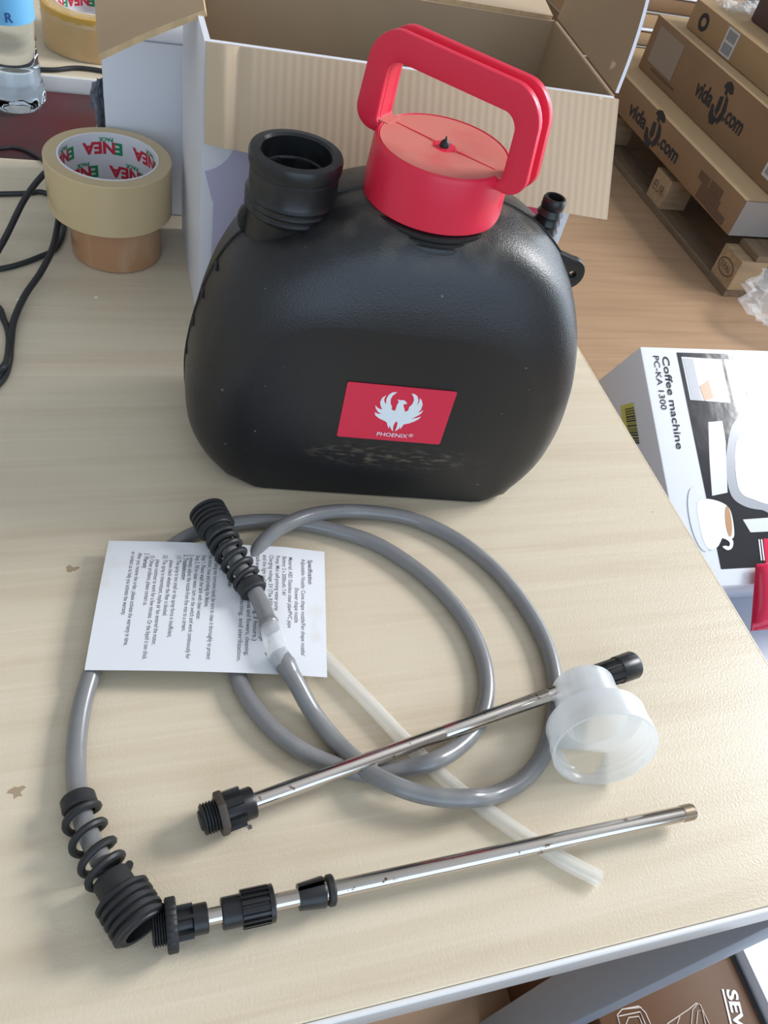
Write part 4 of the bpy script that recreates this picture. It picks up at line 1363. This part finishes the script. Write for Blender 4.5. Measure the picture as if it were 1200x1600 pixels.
def rect_print(t, name, ya, yb, za, zb, m_, lift=.0004, label=None):
    F = side(t)
    y0 = -(ya - t.location.y); y1 = -(yb - t.location.y)
    o = poly(name, [(y0, za - t.location.z), (y1, za - t.location.z), (y1, zb - t.location.z), (y0, zb - t.location.z)], F, m_, t, lift, lift + .0004)
    if label: o['label'] = label
    return o


c1 = carton('long_carton', 'lowest long brown carton resting on the pallet, black shop lettering', 1.783, 2.55, 1.887, 3.05, .1445, .259)
logo(c1, 2.640, 2.265, .176, .062)
for k_, (ya, yb, za, zb) in enumerate(((2.13, 2.07, .205, .232), (2.10, 1.98, .158, .205), (2.06, 1.99, .205, .235), (2.02, 1.93, .150, .180))):
    rect_print(c1, 'printed_mark', ya, yb, max(za - .004, .152), zb - .006, M_kraftink2, .0004 + .0005 * k_)
Pk = bmesh.new(); bm_box(Pk, .002, .76, -.004, -.0006, .002, .112)
tag(add('end_wrap', Pk, mat('milky_film_end', (0.28, 0.25, 0.23), .3), c1, smooth=False), 'pale film wrapped end')
c2 = carton('long_carton', 'second long brown carton, set back on the lowest one, grey taped end', 1.886, 2.50, 1.70, 2.845, .2600, .437)
logo(c2, 2.47, 2.165, .326, .068)
rect_print(c2, 'tape_patch', 2.80, 2.62, .300, .415, mat('grey_tape_patch', (.30, .24, .19), .35), .0004, 'grey adhesive tape patch')
rect_print(c2, 'tape_strip', 2.76, 2.58, .283, .291, M_kraftink2)
rect_print(c2, 'sticker', 1.995, 1.93, .290, .335, M_stick, .0004, 'pale sticker')
rect_print(c2, 'sticker_print', 1.985, 1.94, .300, .325, M_stickg, .0009)
c3 = carton('long_carton', 'third brown carton near the top of the pallet stack with white address sticker', 1.942, 2.48, 1.80, 2.745, .4380, .528, mat('kraft_carton_mid', (.37, .235, .12), .6), M_krafttop)
rect_print(c3, 'sticker', 2.515, 2.445, .444, .522, M_stick, .0004, 'white address sticker')
rect_print(c3, 'sticker_print', 2.507, 2.453, .486, .516, M_stickg, .0009)
rect_print(c3, 'sticker_print', 2.507, 2.453, .450, .479, M_stickg, .0009)
ov = [(.030 * math.cos(t), .027 * math.sin(t)) for t in [2 * PI * i / 28 for i in range(28)]]
iv = [(.015 * math.cos(t), .013 * math.sin(t)) for t in [2 * PI * i / 28 for i in range(28)]]
b_ = bmesh.new(); bm_ring(b_, ov, iv, side(c3) @ Matrix.Translation((-(2.655 - 1.80), .045, 0)), .0002, .0006)
add('printed_mark', b_, M_kraftink, c3, smooth=False)
c4 = carton('mauve_carton', 'dark mauve carton standing on the third brown carton', 2.06, 2.45, 1.90, 2.585, .5290, .70, M_mauve, M_mauve, None)
for nm_, bx in (('wrap_sheet', (1.99, 2.28, 2.592, 2.735, .5295)),):
    bm = bmesh.new(); bmesh.ops.create_grid(bm, x_segments=14, y_segments=14, size=1)
    rr = random.Random(11)
    for v in bm.verts:
        v.co = Vector(((bx[0] + bx[1]) / 2 + v.co.x * (bx[1] - bx[0]) / 2, (bx[2] + bx[3]) / 2 + v.co.y * (bx[3] - bx[2]) / 2, bx[4] + rr.uniform(0, .022)))
    tag(add(nm_, bm, M_film, angle=10), 'crumpled clear wrapping film on top of the third brown carton', 'film')
c5 = carton('light_blocking_carton', 'tall plain brown carton added behind the pallet stack to block window light', 2.66, 3.25, 1.70, 3.05, .0005, .62, M_kraft, M_krafttop, None)  # added to keep low window light out of the pallet gaps
box('tape_strip', (.25, .31, -.0012, 1.3515, .05, .6206), M_tapeclr, c5)
# stack of thin flat cartons further back
rr = random.Random(21)
for k in range(9):
    dz = .062
    z0 = .0006 + k * dz
    lab_ = '%s flat wrapped carton from the floor, in the pale stack beyond the pallet' % ('lowest', 'second', 'third', 'fourth', 'fifth', 'sixth', 'seventh', 'eighth', 'topmost ninth')[k]
    fx0 = 1.78 + rr.uniform(-.03, .03); fy0 = 3.12 + rr.uniform(-.02, .02)
    t = thing('flat_carton', lab_, 'box', (fx0, fy0, z0), 0, 'flat wrapped cartons stacked behind')
    box('carton_body', (0, .62, 0, .80, 0, dz - .012), (M_krafttop if k % 3 else M_kraft), t, .006, 2)
    tag(box('film_cover', (-.006, .626, -.006, .806, dz - .0118, dz - .001), M_stick if k % 2 else M_white, t, .004, 1), 'pale film fold')

# crumpled clear film on the floor by the pallet corner
bm = bmesh.new()
bmesh.ops.create_icosphere(bm, subdivisions=4, radius=1)
rr = random.Random(4)
for v in bm.verts:
    n = v.co.normalized()
    f = 1 + .16 * math.sin(n.x * 9 + n.y * 5) * math.cos(n.z * 8 + n.x * 3) + rr.uniform(-.10, .10)
    v.co = Vector((n.x * .17 * f, n.y * .12 * f, max(-.999, n.z) * .085 * f + .098))
for v in bm.verts: v.co.z = max(v.co.z, .0006)
film = add('film_bundle', bm, M_film, angle=12)
wp = at(1195, 478, -TOP + .05)
film.location = (wp.x + .06, wp.y - .05, .0)
tag(film, 'crumpled clear plastic film bundle on the floor by the pallet corner', 'film')
